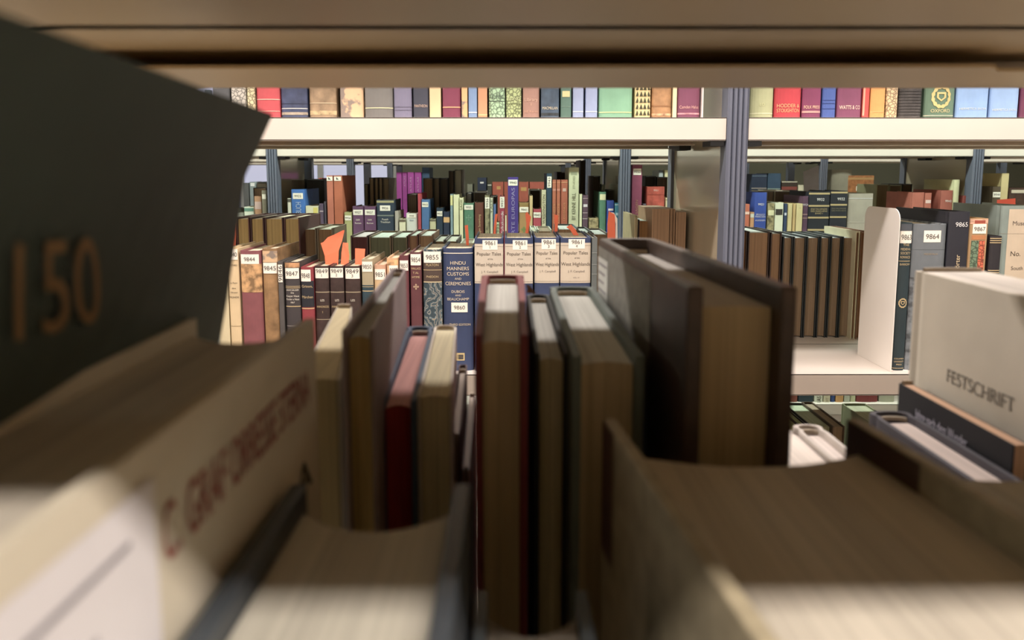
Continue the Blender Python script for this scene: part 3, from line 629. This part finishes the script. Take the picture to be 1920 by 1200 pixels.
 (1713, 1736, 361, 'cloth:b86450', 'faded coral volume with cream label, left of two', (), {'ym': 380}),
 (1737, 1750, 362, 'cloth:b86450', 'narrower faded coral volume, right of two', [('rect', 375, 381, .1, .9, 'e0c0b8')]),
 (1768, 1791, 357, 'cloth:a85848', 'coral red book with white number', [('txt', '9940', 377, 4.5, 'f0e8e0', .3, .9)]),
 (1792, 1803, 337, 'paper:c8c898', 'pale yellow-green rolled paper book', (), {'bulge': .005}),
 (1808, 1818, 367, 'cloth:8c3c34', 'thin brick red book', [('rect', 384, 388, .1, .9, 'c8b0a8')]),
 (1820, 1828, 379, 'paper:c4c09c', 'low cream notebook with curled top'),
 (1865, 1881, 350, 'cloth:5a4a34', 'brown book with white label right of the post', [('lab', 360, 370, '9944', .04, .96)]),
 (1882, 1896, 325, 'paper:c8b478', 'tall cream folder right of the post', (), {'bulge': .001, 'd': .17}),
 (1897, 1935, 352, 'leather:4a3226', 'dark brown book at the right picture edge', [('rect', 356, 362, .1, .8, 'c8b8a0')]),
])
# ------------------------------------------------------------------ unit C, rear row, fore edges towards the camera; unit D spines
def rear_row(Yback, z0, where, group, rows, sq=0.003):
    for r in rows:
        x0, x1, yt, cov, pg, desc = r[:6]; op = dict(r[6]) if len(r) > 6 else {}
        d = op.pop('d', None); Yf = Yback - (d or 0.15)
        h = zY(yt, Yf) - z0
        if d is None: d = max(0.10, min(0.165, h * 0.68))
        Yf = Yback - d; h = zY(yt, Yf) - z0
        book(desc + where, (Xp(x0, yt, Yf) + .0003, Xp(x1, yt, Yf) - .0003), Yback, d, -1, z0, h, cover=cov, page=pg, group=group, sq=op.pop('sq', sq), bulge=op.pop('bulge', .003), conc=op.pop('conc', .003), **op)
rear_row(YC0 + WU - .02, L0, ' in the second unit rear row', 'fore edges in the rear row of the second unit', [
 (475, 500, 352, 'leather:3a2a20', '8a7458', 'dark brown book left of the post'),
 (545, 572, 336, 'cloth:2a2522', '6a5a48', 'dark book behind the bright blue one'),
 (575, 608, 336, 'cloth:26282c', '3c3c3c', 'large black box'),
 (683, 690, 345, 'cloth:4a4438', 'a09878', 'tilted pale-edged book'),
 (692, 701, 333, 'cloth:33281e', 'a08a68', 'tall brown book, first of four'),
 (702, 709, 333, 'cloth:33281e', 'a08a68', 'tall brown book, second of four'),
 (710, 717, 333, 'cloth:33281e', 'a08a68', 'tall brown book, third of four'),
 (718, 729, 334, 'cloth:5c503c', '8a7a5c', 'tall brown book, fourth of four'),
 (763, 782, 364, 'cloth:2c2622', '8c7c68', 'brown book behind the thin red one'),
 (793, 812, 334, 'cloth:2c2018', '846444', 'brown book with warm fore edge'),
 (813, 824, 334, 'cloth:2c241c', '7c6a52', 'dark brown book, narrower'),
 (825, 840, 334, 'cloth:201c1a', '4c4238', 'near black book'),
 (841, 851, 320, 'cloth:1c1816', '5a4a3c', 'tall black folder'),
 (852, 866, 318, 'cloth:565248', 'a8a490', 'tall grey folder leaning with white edge'),
 (873, 885, 362, 'cloth:2a2a2a', 'c0c4c0', 'small grey book with white front'),
 (888, 912, 360, 'cloth:8a8878', '6a5c50', 'brown fore edge under a pale board'),
 (914, 932, 368, 'cloth:2a2420', '54483c', 'dark book left of the crimson one'),
 (993, 1014, 356, 'cloth:c0bc98', '4c3a2c', 'dark brown fore edge with pale top'),
 (1044, 1062, 322, 'cloth:38302a', '3a2a20', 'tall dark brown box behind the terracotta set'),
 (1088, 1098, 300, 'cloth:342c22', '4c4030', 'dark leaning folder behind the very tall green book'),
 (1112, 1126, 330, 'cloth:40352a', '4a3a2c', 'brown rounded book right of the slanting one'),
 (1128, 1135, 346, 'paper:c8ccb8', 'c8ccb8', 'white paper end'),
 (1140, 1160, 356, 'cloth:4a4840', '5a5448', 'grey-brown book left of the post'),
 (1210, 1230, 330, 'cloth:1c1814', '241c18', 'black rounded book behind the orange-red one'),
 (1232, 1252, 332, 'cloth:2c2018', '4a3828', 'dark brown book behind the orange-red one'),
 (1440, 1452, 359, 'cloth:6a6050', '8a7c68', 'grey-brown book behind the royal blue one'),
 (1453, 1491, 358, 'cloth:c8c4a8', '6a5a4c', 'cream-covered book behind the straw volumes'),
 (1492, 1518, 360, 'cloth:2a2220', '4a3c30', 'black and olive ledger'),
 (1645, 1668, 346, 'cloth:8c8c60', '7a6440', 'brown ledger behind the bookend, left of two', {'d': .14}),
 (1669, 1692, 347, 'cloth:8c8c60', '6a5438', 'brown ledger behind the bookend, right of two', {'d': .14}),
 (1693, 1712, 345, 'cloth:241e1c', '5a4630', 'dark ledger behind the bookend', {'d': .14}),
])
spine_row(YD0 + .02, L0, ' on the third unit', 'books on the third unit', [
 (455, 466, 343, 'cloth:5a5c60', 'dark grey book'), (467, 480, 341, 'cloth:8898a0', 'blue-grey book with white spots', [('rect', 343, 349, .2, .8, 'e8ecf0')]),
 (481, 497, 344, 'cloth:4a4030', 'brown book by the left post'),
 (597, 603, 334, 'cloth:c84838', 'small red book'), (604, 610, 341, 'cloth:d08060', 'small orange book'),
 (743, 753, 323, 'cloth:a83ca0', 'magenta volume, first of four', (), {'bulge': .001}),
 (754, 763, 323, 'cloth:a03898', 'magenta volume, second of four', [('up', 'ATLAS', 330, 350, 'd098d0', 3)], {'bulge': .001}),
 (764, 776, 323, 'cloth:a83ca0', 'magenta volume, third of four', [('up', 'ATLAS', 332, 360, 'd8a8d8', 3)], {'bulge': .001}),
 (777, 790, 323, 'cloth:a83ca0', 'magenta volume, fourth of four', [('up', 'ATLAS', 332, 360, 'd8a8d8', 3)], {'bulge': .001}),
 (791, 805, 314, 'cloth:2c4c70', 'tall blue book right of the magenta set', (), {'bulge': .001}),
 (876, 886, 345, 'cloth:7a7c6c', 'grey-green book'),
 (895, 912, 333, 'cloth:24304c', 'navy book with small white square', [('rect', 341, 344, .3, .7, 'e8e8e8')]),
 (914, 922, 345, 'cloth:4a4c44', 'dark grey-green book with white line', [('band', 347, 2, 'd8dcd0')]),
 (923, 944, 341, 'cloth:b85844', 'salmon red volume with gold ornament, first of four', [('rect', 349, 355, .4, .75, 'd0a050')]),
 (945, 953, 341, 'cloth:b05440', 'salmon red volume, narrow second of four'),
 (973, 991, 341, 'cloth:b85c48', 'salmon red volume with gold ornament, third of four', [('rect', 351, 358, .2, .8, 'd0a050')]),
 (993, 1024, 341, 'cloth:b85848', 'salmon red volume, widest and last of four'),
 (1198, 1222, 335, 'cloth:2a2826', 'black book behind the tall maroon one'),
 (1236, 1244, 319, 'paper:a8b8c0', 'pale blue-white book with dark head', [('blk', 319, 324, '5a6068')]),
 (1247, 1255, 319, 'paper:d8d8a8', 'pale yellow book'),
 (1256, 1262, 346, 'cloth:7a8a80', 'grey-green curled book'),
 (1411, 1440, 326, 'cloth:20304c', 'dark navy volume, left of two', [('band', 330, 1, '7088a0'), ('band', 353, 1.6, 'b0a8a0')], {'bulge': .005}),
 (1441, 1466, 325, 'cloth:2c4a68', 'slate blue volume, right of two', [('band', 354, 1.6, '90a8a0')], {'bulge': .005}),
 (1467, 1497, 340, 'cloth:3a2c24', 'dark brown book with pale edge', [('band', 341, 2, 'd0ccb8'), ('blk', 350, 356, '8a3c34')]),
 (1498, 1509, 347, 'paper:d0ccb0', 'low cream book left of the white sheet'),
 (1561, 1600, 318, 'paper:8a8674', 'grey-beige box'),
 (1590, 1641, 329, 'leather:a8682f', 'big orange-brown leather book numbered 9930', [('band', 335, 4, 'b88c50'), ('lab', 349, 358, '9930', .34, .72)], {'bulge': .004}),
 (1643, 1652, 358, 'cloth:6a5490', 'small violet book', [('band', 362, 1.4, 'd0c8e0')]),
 (1653, 1678, 352, 'cloth:3c3428', 'dark olive book'),
 (1681, 1700, 350, 'cloth:4a4438', 'dark book with white edge'),
 (1900, 1916, 352, 'cloth:2c2824', 'black-brown book at the right edge'),
])
# ------------------------------------------------------------------ unit B rear row
RB = ' in the rear row across the aisle'
RG = 'fore edges in the rear row across the aisle'
rear_row(YB0 + WU - .02, L0, RB, RG, [
 (424, 442, 410, 'cloth:3a2018', 'b8a060', 'mustard-edged book half behind the black cover'),
 (443, 468, 408, 'cloth:4a1f1c', 'a88c48', 'mustard-edged book, first of four clear ones', {'toppage': 'd8c8a4'}),  # lit cream tone painted onto the page tops of these four
 (469, 495, 408, 'cloth:3c1a18', 'a88c48', 'mustard-edged book, second of four clear ones', {'toppage': 'd8c8a4'}),
 (496, 531, 408, 'cloth:42201e', 'a88c48', 'mustard-edged book, third of four clear ones', {'toppage': 'd8c8a4'}),
 (532, 562, 408, 'cloth:4c2422', 'a88c48', 'mustard-edged book, fourth of four clear ones', {'toppage': 'd8c8a4'}),
 (564, 593, 428, 'cloth:6c5c40', '7a5c34', 'brown-edged book with pale top, left of two', {'d': .12, 'toppage': 'b8b8a0'}),
 (594, 624, 428, 'cloth:6c5c40', '7a5c34', 'brown-edged book with pale top, right of two', {'d': .12, 'toppage': 'b8b8a0'}),
 (657, 690, 442, 'cloth:4a2c28', '4c1f1c', 'dark red-edged book', {'toppage': 'c0b8b4'}),
 (692, 733, 443, 'cloth:6c5c3c', '56583a', 'wide olive green-edged book', {'toppage': 'b4c4b4'}),
 (734, 764, 443, 'cloth:5c4c34', '56583a', 'olive green-edged book', {'toppage': 'b4c4b4'}),
 (765, 784, 440, 'cloth:5c2c20', '8a6440', 'brown-edged book left of the wider one', {'toppage': 'b4c0b0'}),
 (785, 812, 440, 'cloth:6c4a2c', '8a6a44', 'brown-edged book in a faded cover', {'toppage': 'b8c0b4'}),
 (814, 834, 450, 'cloth:3c3428', '6a5430', 'short brown-edged book, left of two', {'d': .12, 'toppage': 'b4b8a4'}),
 (835, 858, 450, 'cloth:3c3428', '6a5430', 'short brown-edged book, right of two', {'d': .12, 'toppage': 'b4b8a4'}),
 (860, 886, 459, 'cloth:b8bca8', '8a8468', 'low grey-topped book behind the navy one', {'d': .13}),
 (996, 1007, 431, 'paper:b8c4b4', 'b8b89c', 'pale-topped book behind volume 3, left', {'d': .11}),
 (1008, 1035, 431, 'cloth:a8aa90', '8a7450', 'tan-edged book with sloping pale board', {'d': .1}),
 (1045, 1085, 428, 'cloth:4a544e', '8a6a44', 'brown-edged book behind volume 4', {'d': .12, 'toppage': 'b4bcb4'}),
 (1087, 1110, 434, 'cloth:2c3430', '7a6040', 'dark-covered book behind volume 4', {'d': .12, 'toppage': 'a8b0a8'}),
 (1111, 1140, 437, 'cloth:5c5448', '7a6040', 'grey-topped book left of the thick folio', {'d': .12, 'toppage': 'a8b0a8'}),
 (1190, 1196, 404, 'cloth:b8a878', 'c8b890', 'thin cream-covered book by the kraft files', {'d': .14}),
 (1197, 1222, 412, 'cloth:3a1c18', '9a6c30', 'orange-brown-edged book by the kraft files', {'d': .11, 'toppage': 'b4c0b4'}),
 (1223, 1256, 392, 'paper:a88058', 'a07a54', 'kraft paper file, widest of four', {'sq': 0.0, 'conc': 0, 'bulge': .001, 'd': .15}),
 (1257, 1262, 392, 'paper:a07a54', 'a07a54', 'thin kraft paper file, second of four', {'sq': 0.0, 'conc': 0, 'bulge': .001, 'd': .15}),
 (1263, 1267, 392, 'paper:a88058', 'a07a54', 'thin kraft paper file, third of four', {'sq': 0.0, 'conc': 0, 'bulge': .001, 'd': .15}),
 (1268, 1287, 398, 'paper:a88058', 'a07a54', 'kraft paper file nearest the end panel', {'sq': 0.0, 'conc': 0, 'bulge': .001, 'd': .15}),
 (1392, 1402, 433, 'cloth:3a241a', '8c6238', 'narrow brown-edged book behind the big post'),
 (1404, 1444, 434, 'cloth:3a241a', '94704a', 'wide wavy brown-edged book', {'toppage': 'b8c0b8'}),
 (1446, 1467, 436, 'cloth:3a241a', '94704a', 'narrower wavy brown-edged book', {'toppage': 'b8c0b8'}),
 (1469, 1488, 444, 'cloth:22282a', '907656', 'brown-edged set volume, first of six', {'toppage': 'c0c8cc', 'conc': .006}),
 (1489, 1513, 444, 'cloth:22282a', '907656', 'brown-edged set volume, second of six', {'toppage': 'c0c8cc', 'conc': .006}),
 (1514, 1538, 444, 'cloth:22282a', '907656', 'brown-edged set volume, third of six', {'toppage': 'c0c8cc', 'conc': .006}),
 (1539, 1558, 444, 'cloth:22282a', '907656', 'brown-edged set volume, fourth of six', {'toppage': 'c0c8cc', 'conc': .006}),
 (1559, 1580, 444, 'cloth:22282a', '907656', 'brown-edged set volume, fifth of six', {'toppage': 'c0c8cc', 'conc': .006}),
 (1581, 1604, 444, 'cloth:22282a', '907656', 'brown-edged set volume, last of six', {'toppage': 'c0c8cc', 'conc': .006}),
 (1606, 1614, 434, 'paper:d8d0a8', '8c6238', 'cream-fronted brown file', {'d': .14}),
 (1615, 1632, 434, 'cloth:7c5434', '8c5c34', 'brown leather-edged file by the bookend', {'d': .14}),
])
# lower shelves
LM = L0 - PIT
rear_row(YB0 + WU - .02, LM, ' on the shelf below, rear row', 'books on the lower shelf across the aisle', [
 (1478, 1502, 800, 'cloth:3a1c18', 'a8b478', 'green-topped book with red-brown cover'),
 (1520, 1560, 799, 'cloth:22201c', 'b0bc9c', 'wide green-topped book with black board', {'d': .14}),
 (1500, 1518, 800, 'cloth:1c1c1c', 'a8b478', 'black-covered green-topped book'),
 (1561, 1585, 800, 'cloth:5c4a38', 'a08c70', 'brown-topped book'),
 (1640, 1690, 800, 'cloth:7a7c58', 'a8a888', 'olive book with pale top', {'d': .14}),
])
spine_row(2.175, LM, ' on the shelf below of the second unit', 'books on the lower shelf of the second unit', [
 (1480, 1497, None, 'cloth:7c3c2c', 'red-brown book'),
 (1498, 1527, None, 'cloth:1c3440', 'dark teal book'),
 (1528, 1544, None, 'paper:c8ccb8', 'cream book with black upright letters', [('up', 'BRAS', 743, 761, '3a3a34', 8)]),
 (1545, 1558, None, 'paper:c0b898', 'beige book with faint upright letters', [('up', 'EDIT', 745, 760, '9a9078', 6)]),
 (1559, 1567, None, 'cloth:24407c', 'narrow blue book'),
 (1568, 1583, None, 'cloth:c08c48', 'ochre book'),
 (1584, 1595, None, 'paper:a8ac98', 'light grey book'),
 (1596, 1606, None, 'paper:b8bc90', 'pale green book'),
 (1607, 1648, None, 'cloth:7c2c2c', 'dark red book'),
 (1650, 1680, None, 'paper:a8a890', 'greenish-white book'),
], ym=752)

# ------------------------------------------------------------------ bookends and slips
def bookend(label, X, Ya, Yb, z0, h, up=True):
    root = empty('bookend', (X, (Ya + Yb) / 2, z0)); tag(root, label, 'bookend')
    m = mat('steel', 'ece4da', 0.35); r = 0.018; pts = [(Ya, z0), (Yb, z0)]
    for i in range(7): an = pi / 2 * i / 6; pts.append((Yb - r + r * cos(an), z0 + h - r + r * sin(an)))
    for i in range(7): an = pi / 2 + pi / 2 * i / 6; pts.append((Ya + r + r * cos(an), z0 + h - r + r * sin(an)))
    b = MB(); b.prism(pts, X - .0007, X + .0007, 'x', m); b.build('upright_plate', root, bevel=0.0004)
    b = MB(); b.box(X, X + .09, Ya + .01, Yb - .01, z0, z0 + .0006, m); b.build('foot_plate', root)
bookend('tall white rounded metal bookend beside the book numbered 9863', 0.5825, 1.112, 1.222, L0, 0.249)
bookend('thin white metal bookend at the end of the top left bay', Xp(1317, 205, 1.115), 1.112, 1.24, L1, 0.16)

def slip(label, pts, Y, hx='ff6a2c', name='paper_slip', bend=0.004, cat='paper slip'):
    P3 = [(Xp(x, y, Y), zY(y, Y)) for x, y in pts]
    zb = min(p[1] for p in P3); xc = sum(p[0] for p in P3) / len(P3); hh = max(p[1] for p in P3) - zb
    n = len(P3); m = mat('paper', hx, 0.6)
    yy = lambda p: Y + bend * ((p[1] - zb) / hh) ** 2
    b = MB(); vs = [(p[0], yy(p), p[1]) for p in P3] + [(p[0], yy(p) + .0003, p[1]) for p in P3]
    b.add(vs, [tuple(range(n)), tuple(range(2 * n - 1, n - 1, -1))] + [(i, (i + 1) % n, n + (i + 1) % n, n + i) for i in range(n)], m)
    o = b.build(name, loc=(xc, Y, zb)); tag(o, label, cat, 'orange paper slips in the books' if hx == 'ff6a2c' else None)
slip('large crumpled orange slip standing in the first 9849 volume', [(611, 503), (609, 480), (601, 456), (606, 454), (614, 445), (626, 440), (642, 432), (645, 432), (641, 452), (635, 470), (634, 499)], 1.16)
slip('narrow waisted orange slip standing in the second 9849 volume', [(639, 503), (640, 475), (642, 455), (652, 456), (653, 470), (655, 480), (653, 500)], 1.16)
slip('square orange slip standing in the third 9849 volume', [(666, 500), (665, 466), (684, 467), (682, 500)], 1.16)
slip('long thin orange slip rising behind the navy Hindu Manners book', [(875, 470), (873, 445), (871, 423), (877, 422), (879, 445), (879, 470)], 1.20)
slip('orange slip above volume 2 leaning slightly left', [(924, 452), (926, 425), (928, 402), (933, 401), (930, 430), (929, 452)], 1.24)
slip('orange slip with a kinked top behind volume 2', [(984, 452), (987, 420), (985, 402), (988, 397), (996, 407), (992, 425), (989, 452)], 1.24)
slip('orange slip standing behind volume 3 and the ochre book', [(1038, 452), (1040, 425), (1039, 402), (1047, 404), (1046, 425), (1044, 452)], 1.24)
slip('orange slip fallen diagonally across the fore edges behind volume 4', [(1078, 446), (1070, 432), (1062, 426), (1071, 421), (1079, 430), (1088, 446)], 1.20)
slip('wide orange slip with a white curl near the teal book', [(1139, 448), (1139, 420), (1142, 396), (1147, 399), (1153, 402), (1154, 420), (1154, 448)], 1.26)
slip('white curled paper edge beside the wide orange slip', [(1154, 448), (1155, 420), (1151, 402), (1146, 398), (1152, 399), (1158, 410), (1158, 448)], 1.262, 'f4ece0')
slip('broad orange-red slip behind the banded black book at the right', [(1864, 446), (1867, 420), (1872, 396), (1874, 375), (1909, 372), (1907, 400), (1902, 446)], 1.21, 'fa5c34')
slip('orange slip at the left edge beside the black cover', [(420, 480), (436, 440), (441, 410), (443, 440), (441, 480)], 1.2)
slip('white sheet of paper standing up above the straw volumes', [(1508, 362), (1507, 322), (1537, 310), (1536, 362)], 2.46, 'c8c8d8', 'paper_sheet')
slip('folded kraft envelope leaning above the coral book', [(1786, 402), (1797, 360), (1804, 319), (1819, 318), (1821, 330), (1812, 360), (1800, 402)], 2.24, 'c0a868', 'paper_folder', cat='folder')

slip('curled brown paper scrap on top of the book right of the red one', [(987, 549), (989, 541), (986, 536), (991, 534), (998, 541), (1005, 551)], 0.409, '8a6a44', 'paper_scrap', .001)
# ------------------------------------------------------------------ unit A, far row (fore edges towards the camera)
def A2(label, xlf, xrf, yf, xln, xrn, yn, cover, page, Ysp=0.418, depth=None, par=False, **k):
    z = zY(yf, Ysp)
    Yn = YofZ(yn, z) if depth is None else Ysp - depth
    xs = (Xp(xlf, yf, Ysp), Xp(xrf, yf, Ysp))
    if par: xf = xs
    else: xf = (Xp(xln, yn, Yn), Xp(xrn, yn, Yn))
    k.setdefault('sq', .004); k.setdefault('conc', .004)
    return book(label, xs, Ysp, Ysp - Yn, -1, L0, z - L0, cover=cover, page=page, xf=xf, group='books in the far row of the nearest shelf', hero=True, **k)
A2('thick cream paper-bound book standing just right of the white jacketed one', 632, 660, 575, 560, 638, 712, 'paper:d8d0bc', 'c8b888', sq=.0, conc=.001, bulge=.001, t=.0008)
A2('tall thin book with grey top, mustard fore edge and pinkish cover', 735, 762, 503, 640, 702, 618, 'cloth:8c7c7c', 'c4ac6c', toppage='a8aca4', t=.002)
A2('blue-covered book with red-stained page edges', 764, 814, 611, 709, 780, 752, 'cloth:3c5470', 'a82420', toppage='d89890')
A2('white-topped book with uneven cream pages beside the red-edged one', 815, 856, 611, 782, 848, 742, 'paper:e0d8c8', 'd6cca0', sq=.001, t=.0012, conc=.002)
A2('small low book with pale top and dark brown cover', 860, 876, 683, 842, 864, 806, 'cloth:5c4440', 'd8c8b8', t=.0012)
A2('lowest narrow pale book wedged left of the red-covered book', 879, 891, 741, 867, 880, 880, 'paper:d8ccc4', 'd8c8b8', t=.001, sq=.0)
A2('red cloth book with tall cream fore edge in the middle', 903, 982, 515, 889, 990, 628, 'cloth:7c2428', 'c8b488', toppage='c8cac0', t=.003)  # greenish shade tone painted into these page tops and the next two
A2('cream-edged book with dark green cover right of the red one', 987, 1030, 551, 1002, 1068, 662, 'cloth:2c3430', 'd6cca0', toppage='c8cac0', t=.002)
A2('wide grey-green book with brown fore edge left of the thick folio', 1030, 1112, 537, 1074, 1208, 668, 'cloth:5a6860', 'c0ae84', toppage='c8cac0', t=.003)
A2('thick battered dark brown folio leaning in the middle of the far row', 1122, 1225, 446, 1290, 1498, 538, 'leather:4a3a30', 'bca87c', toppage='b8b4ac', t=.0065, sq=.008, conc=.002,
   boards=(('blk', -1, .002, .13, L0 + .002, L0 + .262, 'mottle:84847a'), ('stk', -1, .004, .034, zY(585, .40), zY(485, .40), 'd8dcd4')), groove=False)
A2('low white-topped book right of the thick folio', 1392, 1480, 803, 0, 0, 0, 'paper:e8dcd4', 'e8dcd0', Ysp=.418, depth=.13, par=True, sq=.0, conc=.001, t=.001)
A2('low white book with a raised cover edge behind the big near book', 1483, 1535, 795, 0, 0, 0, 'cloth:c8beb4', 'e8dcd4', Ysp=.418, depth=.15, par=True, t=.003)
A2('pale-topped book with grey cloth edge left of the black jacketed one', 1625, 1700, 770, 0, 0, 0, 'cloth:4c4a54', 'e0d0c8', Ysp=.388, depth=.14, par=True, t=.0025)
Xb = Xp(1685, 718, .40); za = BP(1718, 778, Xb); zb = BP(1815, 836, Xb)
A2('black jacketed book with white lettering Jahre nach dem Wunder', 1685, 1708, 718, 0, 0, 0, 'paper:1e1f26', 'd8ac88', Ysp=.40, depth=.095, par=True, t=.0006, sq=.0, conc=0, bulge=.001,
   boards=(('txt', -1, 'Jahre nach dem Wunder', .40 - za[0], .40 - zb[0], za[1] - .0015, za[1] + .0035, 'd4d0e4'),))
Xf = Xp(1712, 507, .418); za = BP(1779, 691, Xf); zb = BP(1905, 752, Xf); zt_ = za[1]; zb_ = BP(1779, 716, Xf)[1]
A2('large cream book lettered FESTSCHRIFT facing the black jacketed book', 1712, 1840, 507, 0, 0, 0, 'paper:cfc6b2', 'd8d0c4', Ysp=.418, depth=.19, par=True, t=.002, sq=.0, bulge=.003,
   boards=(('txt', -1, 'FESTSCHRIFT', .418 - za[0], .418 - zb[0], zb_, zt_, '7a7468'),))

# ------------------------------------------------------------------ unit A, near row (spines towards the viewer's aisle)
NG = 'books in the near row of the nearest shelf'
# black leaning book with 150
YT = 0.26; edge = [(512, 215), (488, 258), (468, 298), (457, 340), (447, 420), (415, 640)]
ez = [(zY(y, YT), Xp(x, y, YT)) for x, y in edge]
top = ez[0][0]
def interp(tab, z):
    tab = sorted(tab)
    if z <= tab[0][0]:
        return tab[0][1] + (z - tab[0][0]) * 0.28
    for (a0, b0), (a1, b1) in zip(tab, tab[1:]):
        if z <= a1: return b0 + (b1 - b0) * (z - a0) / (a1 - a0)
    return tab[-1][1]
xn_top = Xp(0, 22, (top - CAMZ) / -T(22)); yn_top = (top - CAMZ) / -T(22)
def bx(z, Y):
    far = interp(ez, z)
    near = xn_top - (top - z) * 0.47 if z > CAMZ - .06 else xn_top - (top - CAMZ + .06) * 0.47 + (z - CAMZ + .06) * 0.24
    t_ = (Y - yn_top) / (YT - yn_top)
    return near + (far - near) * t_
W150 = 0.030; q150 = None; h150 = top - L0
def tf150(x, y, z):
    zz = L0 + z; Y = 0.03 + y
    return (bx(zz, Y) + (x - W150 / 2), Y, zz)
def y150(px, py):   # position along the cover at a pixel, by marching
    best = None
    for i in range(200):
        Y = .04 + i * .001; z = CAMZ - T(py) * Y; X = bx(z, Y)
        e = abs(X - Xp(px, py, Y))
        if best is None or e < best[0]: best = (e, Y, z)
    return best[1] - .03, best[2]
q150 = [y150(18, 640), y150(180, 600), y150(172, 440), y150(12, 452)]
book('tall black-green cloth book leaning right with faded gold 150 on its cover', (-.115, -.085), 0.03, YT - .03, 1, L0, h150, cover='cloth:3f5049', page='a89c80', bulge=.004, t=.003, group=NG, tf=tf150, cuts=14, xf=(-.115, -.085),
     boards=(('qtxt', 1, '150', q150, '9a7640'),))

YW = 0.225; XRw = Xp(590, 597, YW); XLw = Xp(352, 602, YW); zw = zY(597, YW)
def bt(X, x, y): return BP(x, y, X)
t1 = bt(XRw, 300, 940); t1b = bt(XRw, 300, 1062); t2 = bt(XRw, 577, 705)
a1, a2, a3 = bt(XRw, 553, 885), bt(XRw, 553, 950), bt(XRw, 583, 885)
YW0 = .03
book('thick cream jacketed book with red lettering across its front cover', (XLw, XRw), YW0, YW - YW0, 1, L0, zw - L0, cover='paper:d2c8b0', page='cfc6b4', bulge=.006, sq=.0045, conc=.010, t=.0028, group=NG, hero=True,
     boards=(('txt', 1, 'C. GRAF ORRESSE STERNA', t1[0] - YW0, t2[0] - YW0, (t1b[1] + t2[1]) / 2 - .004, t1[1] - .001, '9c3428'),
             ('txt', 1, 'A', a1[0] - YW0, a3[0] - YW0, a2[1], a1[1], '3a3c34'),
             ('stk', 1, .004, bt(XRw, 288, 1000)[0] - YW0, zw - .065, zw - .006, 'dcd8dc')))
YC_ = .188; XLc = Xp(547, 910, YC_); XRc = Xp(882, 890, YC_); zc = zY(905, YC_)
book('low book with shiny blue-black boards and grey page tops', (XLc, XRc), .03, YC_ - .03, 1, L0, zc - L0, cover='leather:3c444c', page='b4b0a0', bulge=.006, sq=.006, conc=.010, t=.0042, group=NG, hero=True)
XLd = Xp(893, 1110, YC_); XRd = Xp(1100, 1105, YC_); zd = zY(1108, YC_)
book('lowest near book with two blue-grey board ends at the bottom edge', (XLd, XRd), .03, YC_ - .03, 1, L0, zd - L0, cover='leather:4c5860', page='8c8478', bulge=.006, sq=.005, conc=.008, t=.003, group=NG, hero=True)
YE_ = .23
book('very thick near book with mottled paper boards and brown leather corners', (.049, .130), .035, YE_ - .035, 1, L0, CAMZ - .0775 - L0, cover='mottle:9a8e70', spine='leather:4c3428', page='b0a898', bulge=.010, sq=.009, conc=.010, t=.0042, group=NG, hero=True,
     xf=(.0296, .1115), boards=(('blk', 1, .15, .194, CAMZ - .12, CAMZ - .078, 'leather:4c3028'), ('blk', -1, .180, .1945, CAMZ - .12, CAMZ - .078, 'leather:4c3028'), ('blk', 2, .158, .1945, CAMZ - .095, CAMZ - .078, 'leather:402a24')))
zf = zY(858, .23)
book('grey-topped near book at the right edge beside the mottled one', (.136, .205), .035, .195, 1, L0, zf - L0, cover='cloth:6c6858', page='a8a8a0', bulge=.006, sq=.004, conc=.006, t=.003, group=NG, hero=True, xf=(.118, .19))
